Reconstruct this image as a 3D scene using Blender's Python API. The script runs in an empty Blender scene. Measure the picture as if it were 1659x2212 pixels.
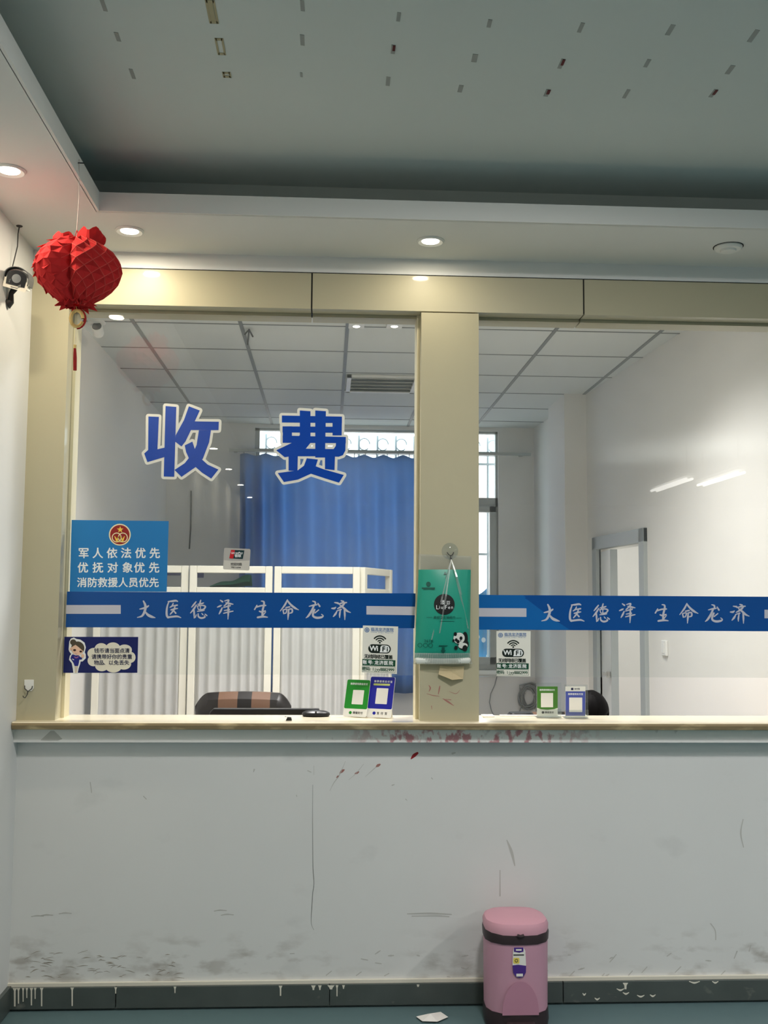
import bpy, bmesh, math, random
import numpy as np
from mathutils import Vector, Matrix
from mathutils.geometry import delaunay_2d_cdt
random.seed(7)
S = bpy.context.scene
COL = S.collection
PI = math.pi

# ------------------------------------------------------------------ camera
IW, IH, F = 1659.0, 2212.0, 2258.9
PITCH, YAW, ROLL = 0.0878, 0.0523, 0.0073
CAM = Vector((0.0, -4.0363, 1.5))
FW = Vector((math.sin(YAW)*math.cos(PITCH), math.cos(YAW)*math.cos(PITCH), math.sin(PITCH)))
_r = Vector((math.cos(YAW), -math.sin(YAW), 0.0)); _u = _r.cross(FW)
RR = _r*math.cos(ROLL) + _u*math.sin(ROLL)
UU = -_r*math.sin(ROLL) + _u*math.cos(ROLL)
cd = bpy.data.cameras.new('camera'); cam = bpy.data.objects.new('camera', cd); COL.objects.link(cam)
cd.sensor_fit = 'VERTICAL'; cd.sensor_height = 36.0; cd.lens = 36.0*F/IH; cd.clip_start = .05; cd.clip_end = 200
cam.matrix_world = Matrix(((RR.x, UU.x, -FW.x, CAM.x), (RR.y, UU.y, -FW.y, CAM.y), (RR.z, UU.z, -FW.z, CAM.z), (0, 0, 0, 1)))
S.camera = cam

# ------------------------------------------------------------------ exposure, sky
S.view_settings.view_transform = 'Standard'; S.view_settings.look = 'None'
S.view_settings.gamma = 1.0; S.view_settings.use_curve_mapping = False
S.view_settings.exposure = 0.0
HALL_TUBE, SIDE_TUBE, DOWN_W, PANEL_W, CORR_W, SKY, MAIN = 40.0, 42.0, 4.5, 34.0, 22.0, 5.0, 38.0
S.cycles.max_bounces = 10; S.cycles.transparent_max_bounces = 24; S.cycles.diffuse_bounces = 5
S.cycles.caustics_reflective = False; S.cycles.caustics_refractive = False
S.cycles.sample_clamp_indirect = 4.0
S.cycles.use_denoising = True
w = bpy.data.worlds.new('sky'); S.world = w; w.use_nodes = True
bg = w.node_tree.nodes['Background']; bg.inputs['Color'].default_value = (.80, .92, 1.0, 1); bg.inputs['Strength'].default_value = SKY

def area(name, loc, sx, sy, watt, color=(1, 1, 1), parent=None, disk=False, spread=PI):
    l = bpy.data.lights.new(name, 'AREA'); l.energy = watt; l.color = color
    l.shape = 'DISK' if disk else 'RECTANGLE'; l.size = sx; l.size_y = sy; l.spread = spread
    o = bpy.data.objects.new(name, l); COL.objects.link(o)
    o.location = Vector(loc) - (parent.location if parent else Vector())
    if parent: o.parent = parent
    return o

# ------------------------------------------------------------------ measuring: pixel -> point on a plane of the room
def ray(px, py): return RR*((px-IW/2)/F) - UU*((py-IH/2)/F) + FW
def at(px, py, Y):
    d = ray(px, py); return CAM + d*((Y-CAM.y)/d.y)
def atz(px, py, Z):
    d = ray(px, py); return CAM + d*((Z-CAM.z)/d.z)
def atx(px, py, X):
    d = ray(px, py); return CAM + d*((X-CAM.x)/d.x)

# ------------------------------------------------------------------ materials
def lin(c):
    f = lambda v: v/12.92 if v <= .04045 else ((v+.055)/1.055)**2.4
    return (f(c[0]/255), f(c[1]/255), f(c[2]/255), 1)
def mat(name, rgb, rough=.6, spec=.5, metal=0, noise=0, nscale=8, bump=0, bscale=200, coat=0, coatr=.05, emit=None, es=0, sss=0):
    m = bpy.data.materials.new(name); m.use_nodes = True; nt = m.node_tree; b = nt.nodes['Principled BSDF']
    c = lin(rgb); b.inputs['Base Color'].default_value = c
    b.inputs['Roughness'].default_value = rough; b.inputs['Specular IOR Level'].default_value = spec
    b.inputs['Metallic'].default_value = metal
    b.inputs['Coat Weight'].default_value = coat; b.inputs['Coat Roughness'].default_value = coatr
    if emit: b.inputs['Emission Color'].default_value = lin(emit); b.inputs['Emission Strength'].default_value = es
    if noise or bump:
        tc = nt.nodes.new('ShaderNodeTexCoord')
    if noise:
        n = nt.nodes.new('ShaderNodeTexNoise'); n.inputs['Scale'].default_value = nscale; n.inputs['Detail'].default_value = 6
        nt.links.new(tc.outputs['Object'], n.inputs['Vector'])
        mx = nt.nodes.new('ShaderNodeMix'); mx.data_type = 'RGBA'
        mx.inputs[6].default_value = tuple(v*(1-noise) for v in c[:3])+(1,); mx.inputs[7].default_value = tuple(min(1, v*(1+noise)) for v in c[:3])+(1,)
        nt.links.new(n.outputs['Fac'], mx.inputs[0]); nt.links.new(mx.outputs[2], b.inputs['Base Color'])
    if bump:
        n2 = nt.nodes.new('ShaderNodeTexNoise'); n2.inputs['Scale'].default_value = bscale; n2.inputs['Detail'].default_value = 3
        nt.links.new(tc.outputs['Object'], n2.inputs['Vector'])
        bp = nt.nodes.new('ShaderNodeBump'); bp.inputs['Strength'].default_value = bump; bp.inputs['Distance'].default_value = .002
        nt.links.new(n2.outputs['Fac'], bp.inputs['Height']); nt.links.new(bp.outputs['Normal'], b.inputs['Normal'])
    return m
def node(nt, t, **kw):
    n = nt.nodes.new(t)
    for k, v in kw.items(): setattr(n, k, v)
    return n
def mathn(nt, op, a, b=None, c=None, clamp=False):
    n = nt.nodes.new('ShaderNodeMath'); n.operation = op; n.use_clamp = clamp
    for i, v in enumerate((a, b, c)):
        if v is None: continue
        if isinstance(v, (int, float)): n.inputs[i].default_value = v
        else: nt.links.new(v, n.inputs[i])
    return n.outputs[0]
def ramp(nt, v, a, b):
    n = nt.nodes.new('ShaderNodeMapRange'); n.inputs['From Min'].default_value = a; n.inputs['From Max'].default_value = b
    nt.links.new(v, n.inputs['Value']); return n.outputs[0]
def overlay(m, mask_fn, rgb):
    """worn patches of another colour, shaped by noise, over a plain paint"""
    nt = m.node_tree; b = nt.nodes['Principled BSDF']; inp = b.inputs['Base Color']
    tc = node(nt, 'ShaderNodeTexCoord'); sep = node(nt, 'ShaderNodeSeparateXYZ'); nt.links.new(tc.outputs['Object'], sep.inputs[0])
    fac = mask_fn(nt, tc.outputs['Object'], sep.outputs[0], sep.outputs[1], sep.outputs[2])
    mx = nt.nodes.new('ShaderNodeMix'); mx.data_type = 'RGBA'; nt.links.new(fac, mx.inputs[0]); mx.inputs[7].default_value = lin(rgb)
    if inp.is_linked: nt.links.new(inp.links[0].from_socket, mx.inputs[6])
    else: mx.inputs[6].default_value = inp.default_value
    nt.links.new(mx.outputs[2], inp)
def noise_out(nt, vec, scale, detail=5, stretch=(1, 1, 1), off=(0, 0, 0)):
    mp = node(nt, 'ShaderNodeMapping'); mp.inputs['Scale'].default_value = stretch; mp.inputs['Location'].default_value = off
    nt.links.new(vec, mp.inputs['Vector'])
    n = node(nt, 'ShaderNodeTexNoise'); n.inputs['Scale'].default_value = scale; n.inputs['Detail'].default_value = detail
    nt.links.new(mp.outputs[0], n.inputs['Vector']); return n.outputs['Fac']
def clear(name, tint=(1, 1, 1), haze=0.0, haze_rgb=(230, 235, 235), rough=0.0, f0=.04):
    m = bpy.data.materials.new(name); m.use_nodes = True; nt = m.node_tree; nt.nodes.clear()
    out = node(nt, 'ShaderNodeOutputMaterial'); tr = node(nt, 'ShaderNodeBsdfTransparent'); tr.inputs[0].default_value = (*tint, 1)
    gl = node(nt, 'ShaderNodeBsdfGlossy'); gl.inputs['Roughness'].default_value = rough; gl.inputs['Color'].default_value = (1, 1, 1, 1)
    lw = node(nt, 'ShaderNodeLayerWeight'); lw.inputs['Blend'].default_value = .5
    p = mathn(nt, 'POWER', lw.outputs['Facing'], 5.0); f = mathn(nt, 'MULTIPLY_ADD', p, 1-f0, f0)
    mx = node(nt, 'ShaderNodeMixShader'); nt.links.new(f, mx.inputs[0]); nt.links.new(tr.outputs[0], mx.inputs[1]); nt.links.new(gl.outputs[0], mx.inputs[2])
    last = mx.outputs[0]
    if haze:
        df = node(nt, 'ShaderNodeBsdfDiffuse'); df.inputs[0].default_value = lin(haze_rgb)
        m2 = node(nt, 'ShaderNodeMixShader')
        tc = node(nt, 'ShaderNodeTexCoord'); nz = noise_out(nt, tc.outputs['Object'], 2.2, 6)
        fh = mathn(nt, 'MULTIPLY', ramp(nt, nz, .3, .75), haze*2)
        nt.links.new(fh, m2.inputs[0]); nt.links.new(last, m2.inputs[1]); nt.links.new(df.outputs[0], m2.inputs[2]); last = m2.outputs[0]
    nt.links.new(last, out.inputs[0]); return m
def cloth(name, rgb, trans=.4, trgb=None, noise=.06):
    m = mat(name, rgb, .9, .1, noise=noise, nscale=14); nt = m.node_tree; b = nt.nodes['Principled BSDF']; out = nt.nodes['Material Output']
    t = node(nt, 'ShaderNodeBsdfTranslucent'); t.inputs[0].default_value = lin(trgb or rgb)
    mx = node(nt, 'ShaderNodeMixShader'); mx.inputs[0].default_value = trans
    nt.links.new(b.outputs[0], mx.inputs[1]); nt.links.new(t.outputs[0], mx.inputs[2]); nt.links.new(mx.outputs[0], out.inputs[0]); return m
def glow(name, rgb, s):
    m = bpy.data.materials.new(name); m.use_nodes = True; nt = m.node_tree; nt.nodes.clear()
    e = node(nt, 'ShaderNodeEmission'); e.inputs[0].default_value = lin(rgb); e.inputs[1].default_value = s
    o = node(nt, 'ShaderNodeOutputMaterial'); nt.links.new(e.outputs[0], o.inputs[0]); return m

M = {}
M['wall'] = mat('white_wall_paint', (222, 223, 222), .75, .3, noise=.02, nscale=3, bump=.05, bscale=60)
M['wall_in'] = mat('office_wall_paint', (228, 226, 222), .75, .3, noise=.02, nscale=2)
M['wall_low'] = mat('scuffed_wall_paint', (222, 223, 222), .7, .3, noise=.03, nscale=2.5, bump=.06, bscale=50)
def lowdirt(nt, v, x, y, z):
    a = ramp(nt, noise_out(nt, v, 9, 7, (1, 1, 2.2)), .50, .66)
    band = mathn(nt, 'MULTIPLY', ramp(nt, z, .30, .16), ramp(nt, noise_out(nt, v, 2.1, 2, (1, 1, .01)), .38, .55))
    return mathn(nt, 'MULTIPLY', mathn(nt, 'MULTIPLY', a, band, clamp=True), .5)
overlay(M['wall_low'], lowdirt, (120, 108, 92))
def midscuff(nt, v, x, y, z):
    a = ramp(nt, noise_out(nt, v, 4.2, 8, (1, 1, 1.6), (4, 0, 2)), .63, .72)
    return mathn(nt, 'MULTIPLY', a, .10)
overlay(M['wall_low'], midscuff, (130, 130, 128))
M['fascia'] = mat('counter_fascia_paint', (232, 232, 230), .6, .4, noise=.02, nscale=5)
def inkband(nt, v, x, y, z):
    a = ramp(nt, noise_out(nt, v, 34, 3, (1, 1, .75)), .50, .60)
    xb = mathn(nt, 'MULTIPLY', ramp(nt, x, -.40, -.18), ramp(nt, x, .62, .36), clamp=True)
    return mathn(nt, 'MULTIPLY', mathn(nt, 'MULTIPLY', a, xb), .75)
overlay(M['fascia'], inkband, (172, 72, 88))
def greyprints(nt, v, x, y, z):
    a = ramp(nt, noise_out(nt, v, 26, 3, (1, 1, .8), (9, 0, 3)), .60, .70)
    xb = mathn(nt, 'MULTIPLY', ramp(nt, x, -.62, -.40), ramp(nt, x, 1.25, .9), clamp=True)
    return mathn(nt, 'MULTIPLY', mathn(nt, 'MULTIPLY', a, xb), .35)
overlay(M['fascia'], greyprints, (135, 118, 122))
M['slab'] = mat('cream_stone_slab', (226, 216, 190), .25, .5, noise=.06, nscale=20, coat=.3)
M['slab_edge'] = mat('worn_slab_edge', (196, 178, 138), .55, .3, noise=.15, nscale=30)
overlay(M['slab_edge'], lambda nt, v, x, y, z: mathn(nt, 'MULTIPLY', ramp(nt, mathn(nt, 'ADD', noise_out(nt, v, 16, 6, (.5, 1, 2)), mathn(nt, 'MULTIPLY', ramp(nt, z, 1.052, 1.034), .22)), .52, .70), .7), (104, 88, 62))
M['ceil'] = mat('grey_white_ceiling_paint', (196, 203, 200), .85, .2, noise=.015, nscale=2)
M['soffit'] = mat('soffit_paint', (216, 217, 214), .8, .25, noise=.015, nscale=2)
M['beige'] = mat('beige_panel', (182, 176, 150), .42, .3, coat=.22, coatr=.06, noise=.01)
M['beige_matte'] = mat('beige_panel_matte', (182, 176, 150), .62, .12, noise=.01)
M['beige_in'] = mat('cream_trim', (214, 206, 176), .45, .3)
M['black'] = mat('black_gap', (14, 14, 14), .6, .3)
M['floor'] = mat('teal_vinyl_floor', (92, 116, 120), .35, .4, noise=.06, nscale=12)
M['floor_in'] = mat('pale_bounce_office_floor', (206, 204, 198), .35, .4, noise=.03, nscale=5)  # pale tone chosen to bounce lamp light up to the office ceiling
M['stone'] = mat('dark_grey_stone_skirting', (74, 82, 80), .38, .5, noise=.22, nscale=9)
overlay(M['stone'], lambda nt, v, x, y, z: mathn(nt, 'MULTIPLY', ramp(nt, noise_out(nt, v, 12, 6, (1, 1, 1.4), (3, 0, 0)), .64, .74), .45), (150, 150, 142))
M['drip'] = mat('white_paint_drips', (226, 222, 208), .6, .3)
M['glass'] = clear('counter_glass', (.965, .975, .97), haze=.035)
M['glass_out'] = clear('window_glass', (.96, .98, .98))
M['acrylic'] = clear('clear_acrylic', (.94, .96, .96), haze=.05, f0=.05)
M['film'] = clear('clear_plastic_film', (.95, .96, .95), haze=.10, rough=.3, f0=.07)
M['alu'] = mat('grey_aluminium', (176, 180, 178), .4, .5, metal=.3)
M['alu_d'] = mat('door_frame_grey', (168, 174, 174), .45, .5)
M['tile'] = mat('ceiling_tile', (214, 218, 216), .8, .2, noise=.03, nscale=40)
M['grid'] = mat('ceiling_grid', (128, 132, 132), .5, .4)
M['rim'] = mat('lamp_rim', (226, 226, 222), .4, .5)
M['lens'] = glow('warm_lamp_lens', (255, 246, 222), 9.0)
M['lens_off'] = mat('frosted_lens_unlit', (206, 208, 204), .35, .4)
M['tube'] = glow('fluorescent_tube', (255, 252, 246), 6.0)
M['panel'] = glow('glow_panel', (255, 252, 246), 5.0)
M['white'] = mat('white_plastic', (236, 236, 232), .4, .5)
M['cream'] = mat('cream_powder_coat', (232, 229, 216), .45, .4)
M['screencloth'] = cloth('white_screen_cloth', (226, 226, 224), .35)
M['bluecloth'] = cloth('blue_curtain_cloth', (136, 154, 184), .48, (156, 194, 236), .12)
M['blackp'] = mat('black_plastic', (20, 20, 21), .35, .5)
M['blackl'] = mat('black_leather', (28, 26, 26), .38, .5, bump=.15, bscale=220)
M['brownl'] = mat('brown_leather', (102, 76, 60), .4, .5, bump=.15, bscale=220)
M['chrome'] = mat('chrome', (190, 190, 190), .18, .5, metal=1)
M['wood'] = mat('desk_laminate', (178, 160, 132), .4, .4, noise=.08, nscale=6)
M['skin'] = mat('skin', (176, 132, 104), .55, .4)
M['hair'] = mat('black_hair', (9, 8, 9), .6, .08, bump=.5, bscale=180)
M['shirt'] = cloth('white_coat_cloth', (220, 222, 224), .05)
M['trouser'] = mat('navy_trousers', (36, 40, 58), .9, .1)
M['pink'] = mat('pink_plastic', (198, 150, 170), .5, .4, noise=.03, nscale=5, bump=.1, bscale=300)
M['pink_lid'] = mat('pink_lid_plastic', (208, 156, 172), .5, .4, bump=.1, bscale=300)
M['pink_in'] = mat('pink_recess', (184, 132, 154), .5, .4)
M['plum'] = mat('dark_plum_plastic', (52, 40, 44), .45, .4)
M['paper'] = mat('white_paper', (232, 230, 226), .8, .2)
M['card'] = mat('beige_cardboard', (200, 184, 148), .8, .2)
M['red'] = cloth('red_tissue_paper', (186, 48, 50), .30, (236, 96, 86), .1)
M['salmon'] = cloth('lit_paper_edge_tint', (206, 88, 82), .3)  # lighter red: light coming through the paper edges, put into the colour
M['redcord'] = mat('red_cord', (150, 36, 34), .7, .2)
M['gold'] = mat('gold_plastic', (206, 176, 110), .35, .5, metal=.4)
M['string'] = mat('pale_string', (206, 200, 196), .8, .2)
M['wire'] = mat('dark_wire', (62, 62, 62), .6, .3)
M['cable'] = mat('grey_cable', (150, 152, 150), .5, .4)
M['tape'] = mat('grey_tape_residue', (146, 150, 146), .6, .3)
M['tape_y'] = mat('yellowed_tape_residue', (160, 152, 122), .6, .3)
M['tape_r'] = mat('dark_red_paper_scrap', (88, 22, 28), .6, .3)
M['ink_red'] = mat('red_ink', (150, 40, 46), .7, .2)
M['ink_dim'] = mat('faded_red_ink', (168, 118, 110), .7, .2)
M['smudge'] = mat('grey_smudge', (192, 192, 188), .8, .2)
M['smudge_d'] = mat('brown_grey_scuff', (166, 160, 150), .8, .2)
M['crack'] = mat('hairline_crack', (110, 112, 110), .8, .2)
M['hood'] = mat('camera_hood_grey', (84, 86, 90), .45, .4)
M['camface'] = mat('camera_front_glass', (34, 35, 38), .15, .6)
M['brick'] = mat('pale_red_brick', (232, 206, 198), .9, .1)
M['ground'] = mat('outdoor_paving', (190, 190, 184), .9, .1)
M['bars'] = mat('white_grille_paint', (196, 206, 210), .5, .4)
M['bluetarp'] = mat('blue_patterned_cloth', (40, 150, 206), .8, .2)
def dots(nt, v, x, y, z):
    vo = node(nt, 'ShaderNodeTexVoronoi'); vo.inputs['Scale'].default_value = 13; nt.links.new(v, vo.inputs['Vector'])
    return ramp(nt, vo.outputs['Distance'], .42, .36)
overlay(M['bluetarp'], dots, (240, 244, 246))
M['greencloth'] = mat('green_surgical_cloth', (70, 130, 110), .9, .1)
P = lambda n, rgb, r=.35, **k: M.setdefault(n, mat(n, rgb, r, .4, **k))
P('banner_dark', (0, 74, 148), .3); P('banner_light', (10, 98, 172), .3); P('silver', (196, 196, 208), .4)
P('sign_blue', (28, 122, 190), .35); P('sign_white', (240, 244, 246), .5); P('maroon', (150, 30, 30), .4); P('emblem_cream', (244, 232, 190), .4); P('star_yellow', (246, 206, 84), .4)
P('navy', (10, 24, 92), .3); P('bubble', (226, 222, 206), .5); P('ink_navy', (28, 34, 70), .5)
P('toon_hair', (78, 70, 54)); P('toon_skin', (236, 196, 170)); P('toon_eye', (50, 26, 22)); P('toon_suit', (24, 30, 128)); P('toon_scarf', (150, 96, 150)); P('toon_leg', (216, 202, 186))
P('sticker_blue', (0, 66, 170), .22, bump=.12, bscale=160); P('sticker_white', (226, 226, 218), .4)
P('wifi_white', (234, 234, 226), .4); P('wifi_green', (8, 72, 48), .4); P('wifi_black', (16, 30, 24), .4); P('wifi_blue', (58, 108, 168), .4)
P('pay_green', (24, 136, 36), .3); P('pay_green_dark', (74, 126, 52), .35); P('pay_blue', (18, 26, 152), .3); P('pay_violet', (76, 88, 168), .35); P('pay_pale', (196, 206, 120), .4); P('qr_white', (236, 234, 228), .4)
P('plate_grey', (176, 174, 172), .3); P('plate_light', (206, 203, 196), .3); P('union_red', (196, 28, 40), .3); P('union_teal', (10, 50, 56), .3); P('text_dark', (50, 50, 50), .5)
P('pack_green', (28, 150, 128), .38); P('pack_white', (224, 228, 222), .4); P('pack_black', (14, 18, 20), .4); P('pack_dark', (14, 84, 74), .4)
P('label_purple', (74, 44, 132), .35); P('label_yellow', (232, 210, 96), .4); P('tag_blue', (92, 92, 140), .4)

# ------------------------------------------------------------------ mesh builder
def union2d(polys):
    """overlapping flat outlines -> one sheet of triangles without overlaps"""
    V, Fc = [], []
    for p in polys:
        ar = sum(p[i][0]*p[(i+1) % len(p)][1]-p[(i+1) % len(p)][0]*p[i][1] for i in range(len(p)))
        if abs(ar) < 1e-9: continue
        if ar < 0: p = p[::-1]
        o = len(V); V += [Vector((q[0], q[1])) for q in p]; Fc.append(list(range(o, o+len(p))))
    sc = max(max(abs(q.x), abs(q.y)) for q in V)
    vv, ee, ff, ov, oe, of = delaunay_2d_cdt(V, [], Fc, 0, sc*1e-6)
    vv = np.array([(q.x, q.y) for q in vv]); ff = [tuple(f) for f in ff]
    cen = np.array([vv[list(f)].mean(axis=0) for f in ff]); inside = np.zeros(len(ff), bool); order = np.argsort(cen[:, 0]); cx = cen[order, 0]
    for f in Fc:
        P_ = np.array([(V[i].x, V[i].y) for i in f]); lo, hi = P_.min(axis=0), P_.max(axis=0)
        idx = order[np.searchsorted(cx, lo[0]):np.searchsorted(cx, hi[0])]; idx = idx[~inside[idx]]
        idx = idx[(cen[idx, 1] > lo[1]) & (cen[idx, 1] < hi[1])]
        if not len(idx): continue
        x, y = cen[idx, 0], cen[idx, 1]; odd = np.zeros(len(idx), bool)
        for k in range(len(P_)):
            (x0, y0), (x1, y1) = P_[k-1], P_[k]
            if y0 == y1: continue
            odd ^= ((y0 > y) != (y1 > y)) & (x < (x1-x0)*(y-y0)/(y1-y0)+x0)
        inside[idx[odd]] = True
    return [(float(a), float(b)) for a, b in vv], [f for f, k in zip(ff, inside) if k]
class MB:
    def __init__(s): s.v = []; s.f = []; s.m = []; s.art = {}
    def flush(s):
        for (aid, layer, mi), (art, polys) in s.art.items():
            if len(polys) == 1: s.prism([art.p(x, y, layer) for x, y in polys[0]], art.n*(-art.step*.8), mi); continue
            vs, fs = union2d(polys); s.add([art.p(x, y, layer) for x, y in vs], fs, mi)
        s.art = {}
    def add(s, vs, fs, mi=0):
        o = len(s.v); s.v += [Vector(v) for v in vs]; s.f += [tuple(i+o for i in f) for f in fs]; s.m += [mi]*len(fs); return s
    def box(s, x0, x1, y0, y1, z0, z1, mi=0, R=None):
        vs = [Vector((x, y, z)) for z in (z0, z1) for y in (y0, y1) for x in (x0, x1)]
        if R: vs = [R @ v for v in vs]
        return s.add(vs, [(0, 2, 3, 1), (4, 5, 7, 6), (0, 1, 5, 4), (2, 6, 7, 3), (0, 4, 6, 2), (1, 3, 7, 5)], mi)
    def prism(s, pts, d, mi=0):
        pts = [Vector(p) for p in pts]; n = len(pts); d = Vector(d)
        nr = Vector()
        for i in range(n): nr += pts[i].cross(pts[(i+1) % n])
        if nr.dot(d) > 0: pts.reverse()
        s.add(pts+[p+d for p in pts], [tuple(range(n)), tuple(range(2*n-1, n-1, -1))]+[(i, i+n, (i+1) % n+n, (i+1) % n) for i in range(n)], mi); return s
    def tube(s, pts, r, n=8, mi=0, caps=True):
        pts = [Vector(p) for p in pts]; rs = r if isinstance(r, (list, tuple)) else [r]*len(pts)
        o = len(s.v); ref = None
        for i, p in enumerate(pts):
            t = (pts[min(i+1, len(pts)-1)]-pts[max(i-1, 0)]).normalized()
            if ref is None:
                ref = Vector((0, 0, 1)) if abs(t.z) < .9 else Vector((1, 0, 0))
            a = (ref-t*ref.dot(t)).normalized(); b = t.cross(a); ref = a
            for k in range(n):
                an = 2*PI*k/n; s.v.append(p+(a*math.cos(an)+b*math.sin(an))*rs[i])
        for i in range(len(pts)-1):
            for k in range(n):
                q = (k+1) % n; s.f.append((o+i*n+k, o+i*n+q, o+(i+1)*n+q, o+(i+1)*n+k)); s.m.append(mi)
        if caps:
            s.f.append(tuple(o+k for k in range(n-1, -1, -1))); s.m.append(mi)
            s.f.append(tuple(o+(len(pts)-1)*n+k for k in range(n))); s.m.append(mi)
        return s
    def lathe(s, prof, c, n=32, mi=0, R=None):
        o = len(s.v); c = Vector(c)
        for (r, z) in prof:
            for k in range(n):
                p = Vector((r*math.cos(2*PI*k/n), r*math.sin(2*PI*k/n), z)); s.v.append(c+(R @ p if R else p))
        for i in range(len(prof)-1):
            for k in range(n):
                q = (k+1) % n; s.f.append((o+i*n+k, o+i*n+q, o+(i+1)*n+q, o+(i+1)*n+k)); s.m.append(mi)
        if prof[0][0] > 1e-6: s.f.append(tuple(o+k for k in range(n-1, -1, -1))); s.m.append(mi)
        if prof[-1][0] > 1e-6: s.f.append(tuple(o+(len(prof)-1)*n+k for k in range(n))); s.m.append(mi)
        return s
    def ball(s, c, r, n=16, mi=0, R=None):
        c = Vector(c); rr = Vector(r) if not isinstance(r, (int, float)) else Vector((r, r, r)); o = len(s.v); h = n//2
        for i in range(h+1):
            t = PI*i/h
            for k in range(n):
                p = Vector((math.sin(t)*math.cos(2*PI*k/n)*rr.x, math.sin(t)*math.sin(2*PI*k/n)*rr.y, -math.cos(t)*rr.z)); s.v.append(c+(R @ p if R else p))
        for i in range(h):
            for k in range(n):
                q = (k+1) % n; s.f.append((o+i*n+k, o+i*n+q, o+(i+1)*n+q, o+(i+1)*n+k)); s.m.append(mi)
        return s
    def loft(s, rings, mi=0, caps=True):
        n = len(rings[0]); o = len(s.v)
        for r in rings: s.v += [Vector(p) for p in r]
        for i in range(len(rings)-1):
            for k in range(n):
                q = (k+1) % n; s.f.append((o+i*n+k, o+i*n+q, o+(i+1)*n+q, o+(i+1)*n+k)); s.m.append(mi)
        if caps:
            s.f.append(tuple(o+k for k in range(n-1, -1, -1))); s.m.append(mi)
            s.f.append(tuple(o+(len(rings)-1)*n+k for k in range(n))); s.m.append(mi)
        return s
    def grid(s, fn, nu, nv, mi=0):
        o = len(s.v)
        for j in range(nv+1):
            for i in range(nu+1): s.v.append(Vector(fn(i/nu, j/nv)))
        for j in range(nv):
            for i in range(nu):
                a = o+j*(nu+1)+i; s.f.append((a, a+1, a+nu+2, a+nu+1)); s.m.append(mi)
        return s
    def build(s, name, mats, parent=None, smooth=False, bevel=0, solid=0, local=False, fix=True):
        s.flush(); me = bpy.data.meshes.new(name)
        off = Vector()
        if parent is not None and not local:
            p = parent
            while p is not None: off += p.location; p = p.parent
        me.from_pydata([v-off for v in s.v], [], s.f)
        for mt in (mats if isinstance(mats, (list, tuple)) else [mats]): me.materials.append(mt)
        for p, mi in zip(me.polygons, s.m): p.material_index = mi; p.use_smooth = smooth
        if fix:
            b = bmesh.new(); b.from_mesh(me); bmesh.ops.recalc_face_normals(b, faces=b.faces); b.to_mesh(me); b.free()
        o = bpy.data.objects.new(name, me); COL.objects.link(o)
        if parent is not None: o.parent = parent
        if bevel:
            md = o.modifiers.new('edge', 'BEVEL'); md.width = bevel; md.segments = 2; md.limit_method = 'ANGLE'; md.angle_limit = .6
        if solid:
            md = o.modifiers.new('thickness', 'SOLIDIFY'); md.thickness = solid; md.offset = 0
        if smooth and not bevel:
            try: me.set_sharp_from_angle(angle=.7)
            except Exception: pass
        return o
def tag(o, label=None, cat=None, group=None, kind=None):
    if label: o['label'] = label
    if cat: o['category'] = cat
    if group: o['group'] = group
    if kind: o['kind'] = kind
    return o
def thing(name, loc, label, cat, group=None):
    o = bpy.data.objects.new(name, None); o.empty_display_size = .05; COL.objects.link(o); o.location = Vector(loc); return tag(o, label, cat, group)
def struct(name, mb, m, parent=None, label=None, **k):
    o = mb.build(name, m, parent, **k)
    if parent is None: o['kind'] = 'structure'
    if label: o['label'] = label
    return o
def dup(o, parent=None):
    c = o.copy(); COL.objects.link(c)
    if parent is not None: c.parent = parent
    for ch in list(o.children): dup(ch, c)
    return c

# ------------------------------------------------------------------ flat artwork on a surface (decals, prints, lettering)
_glyph = {}
def glyph(ch, bold):
    k = (ch, bold)
    if k not in _glyph:
        c = bpy.data.curves.new('glyph', 'FONT'); c.body = ch; c.size = 1; c.align_x = 'CENTER'
        o = bpy.data.objects.new('glyph', c); COL.objects.link(o)
        me = bpy.data.meshes.new_from_object(o.evaluated_get(bpy.context.evaluated_depsgraph_get()))
        vs = [v.co.copy() for v in me.vertices]; fs = [tuple(p.vertices) for p in me.polygons]
        bpy.data.objects.remove(o); bpy.data.curves.remove(c); bpy.data.meshes.remove(me)
        d = bold; q = d*.7; pl_ = []
        for ox, oy in ((0, 0), (d, 0), (-d, 0), (0, d), (0, -d)) if d else ((0, 0),):
            pl_ += [[(vs[i].x+ox, vs[i].y+oy) for i in f] for f in fs]
        vs, fs = union2d(pl_); vs = [Vector((x, y, 0)) for x, y in vs]
        _glyph[k] = (vs, fs)
    return _glyph[k]
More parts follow.
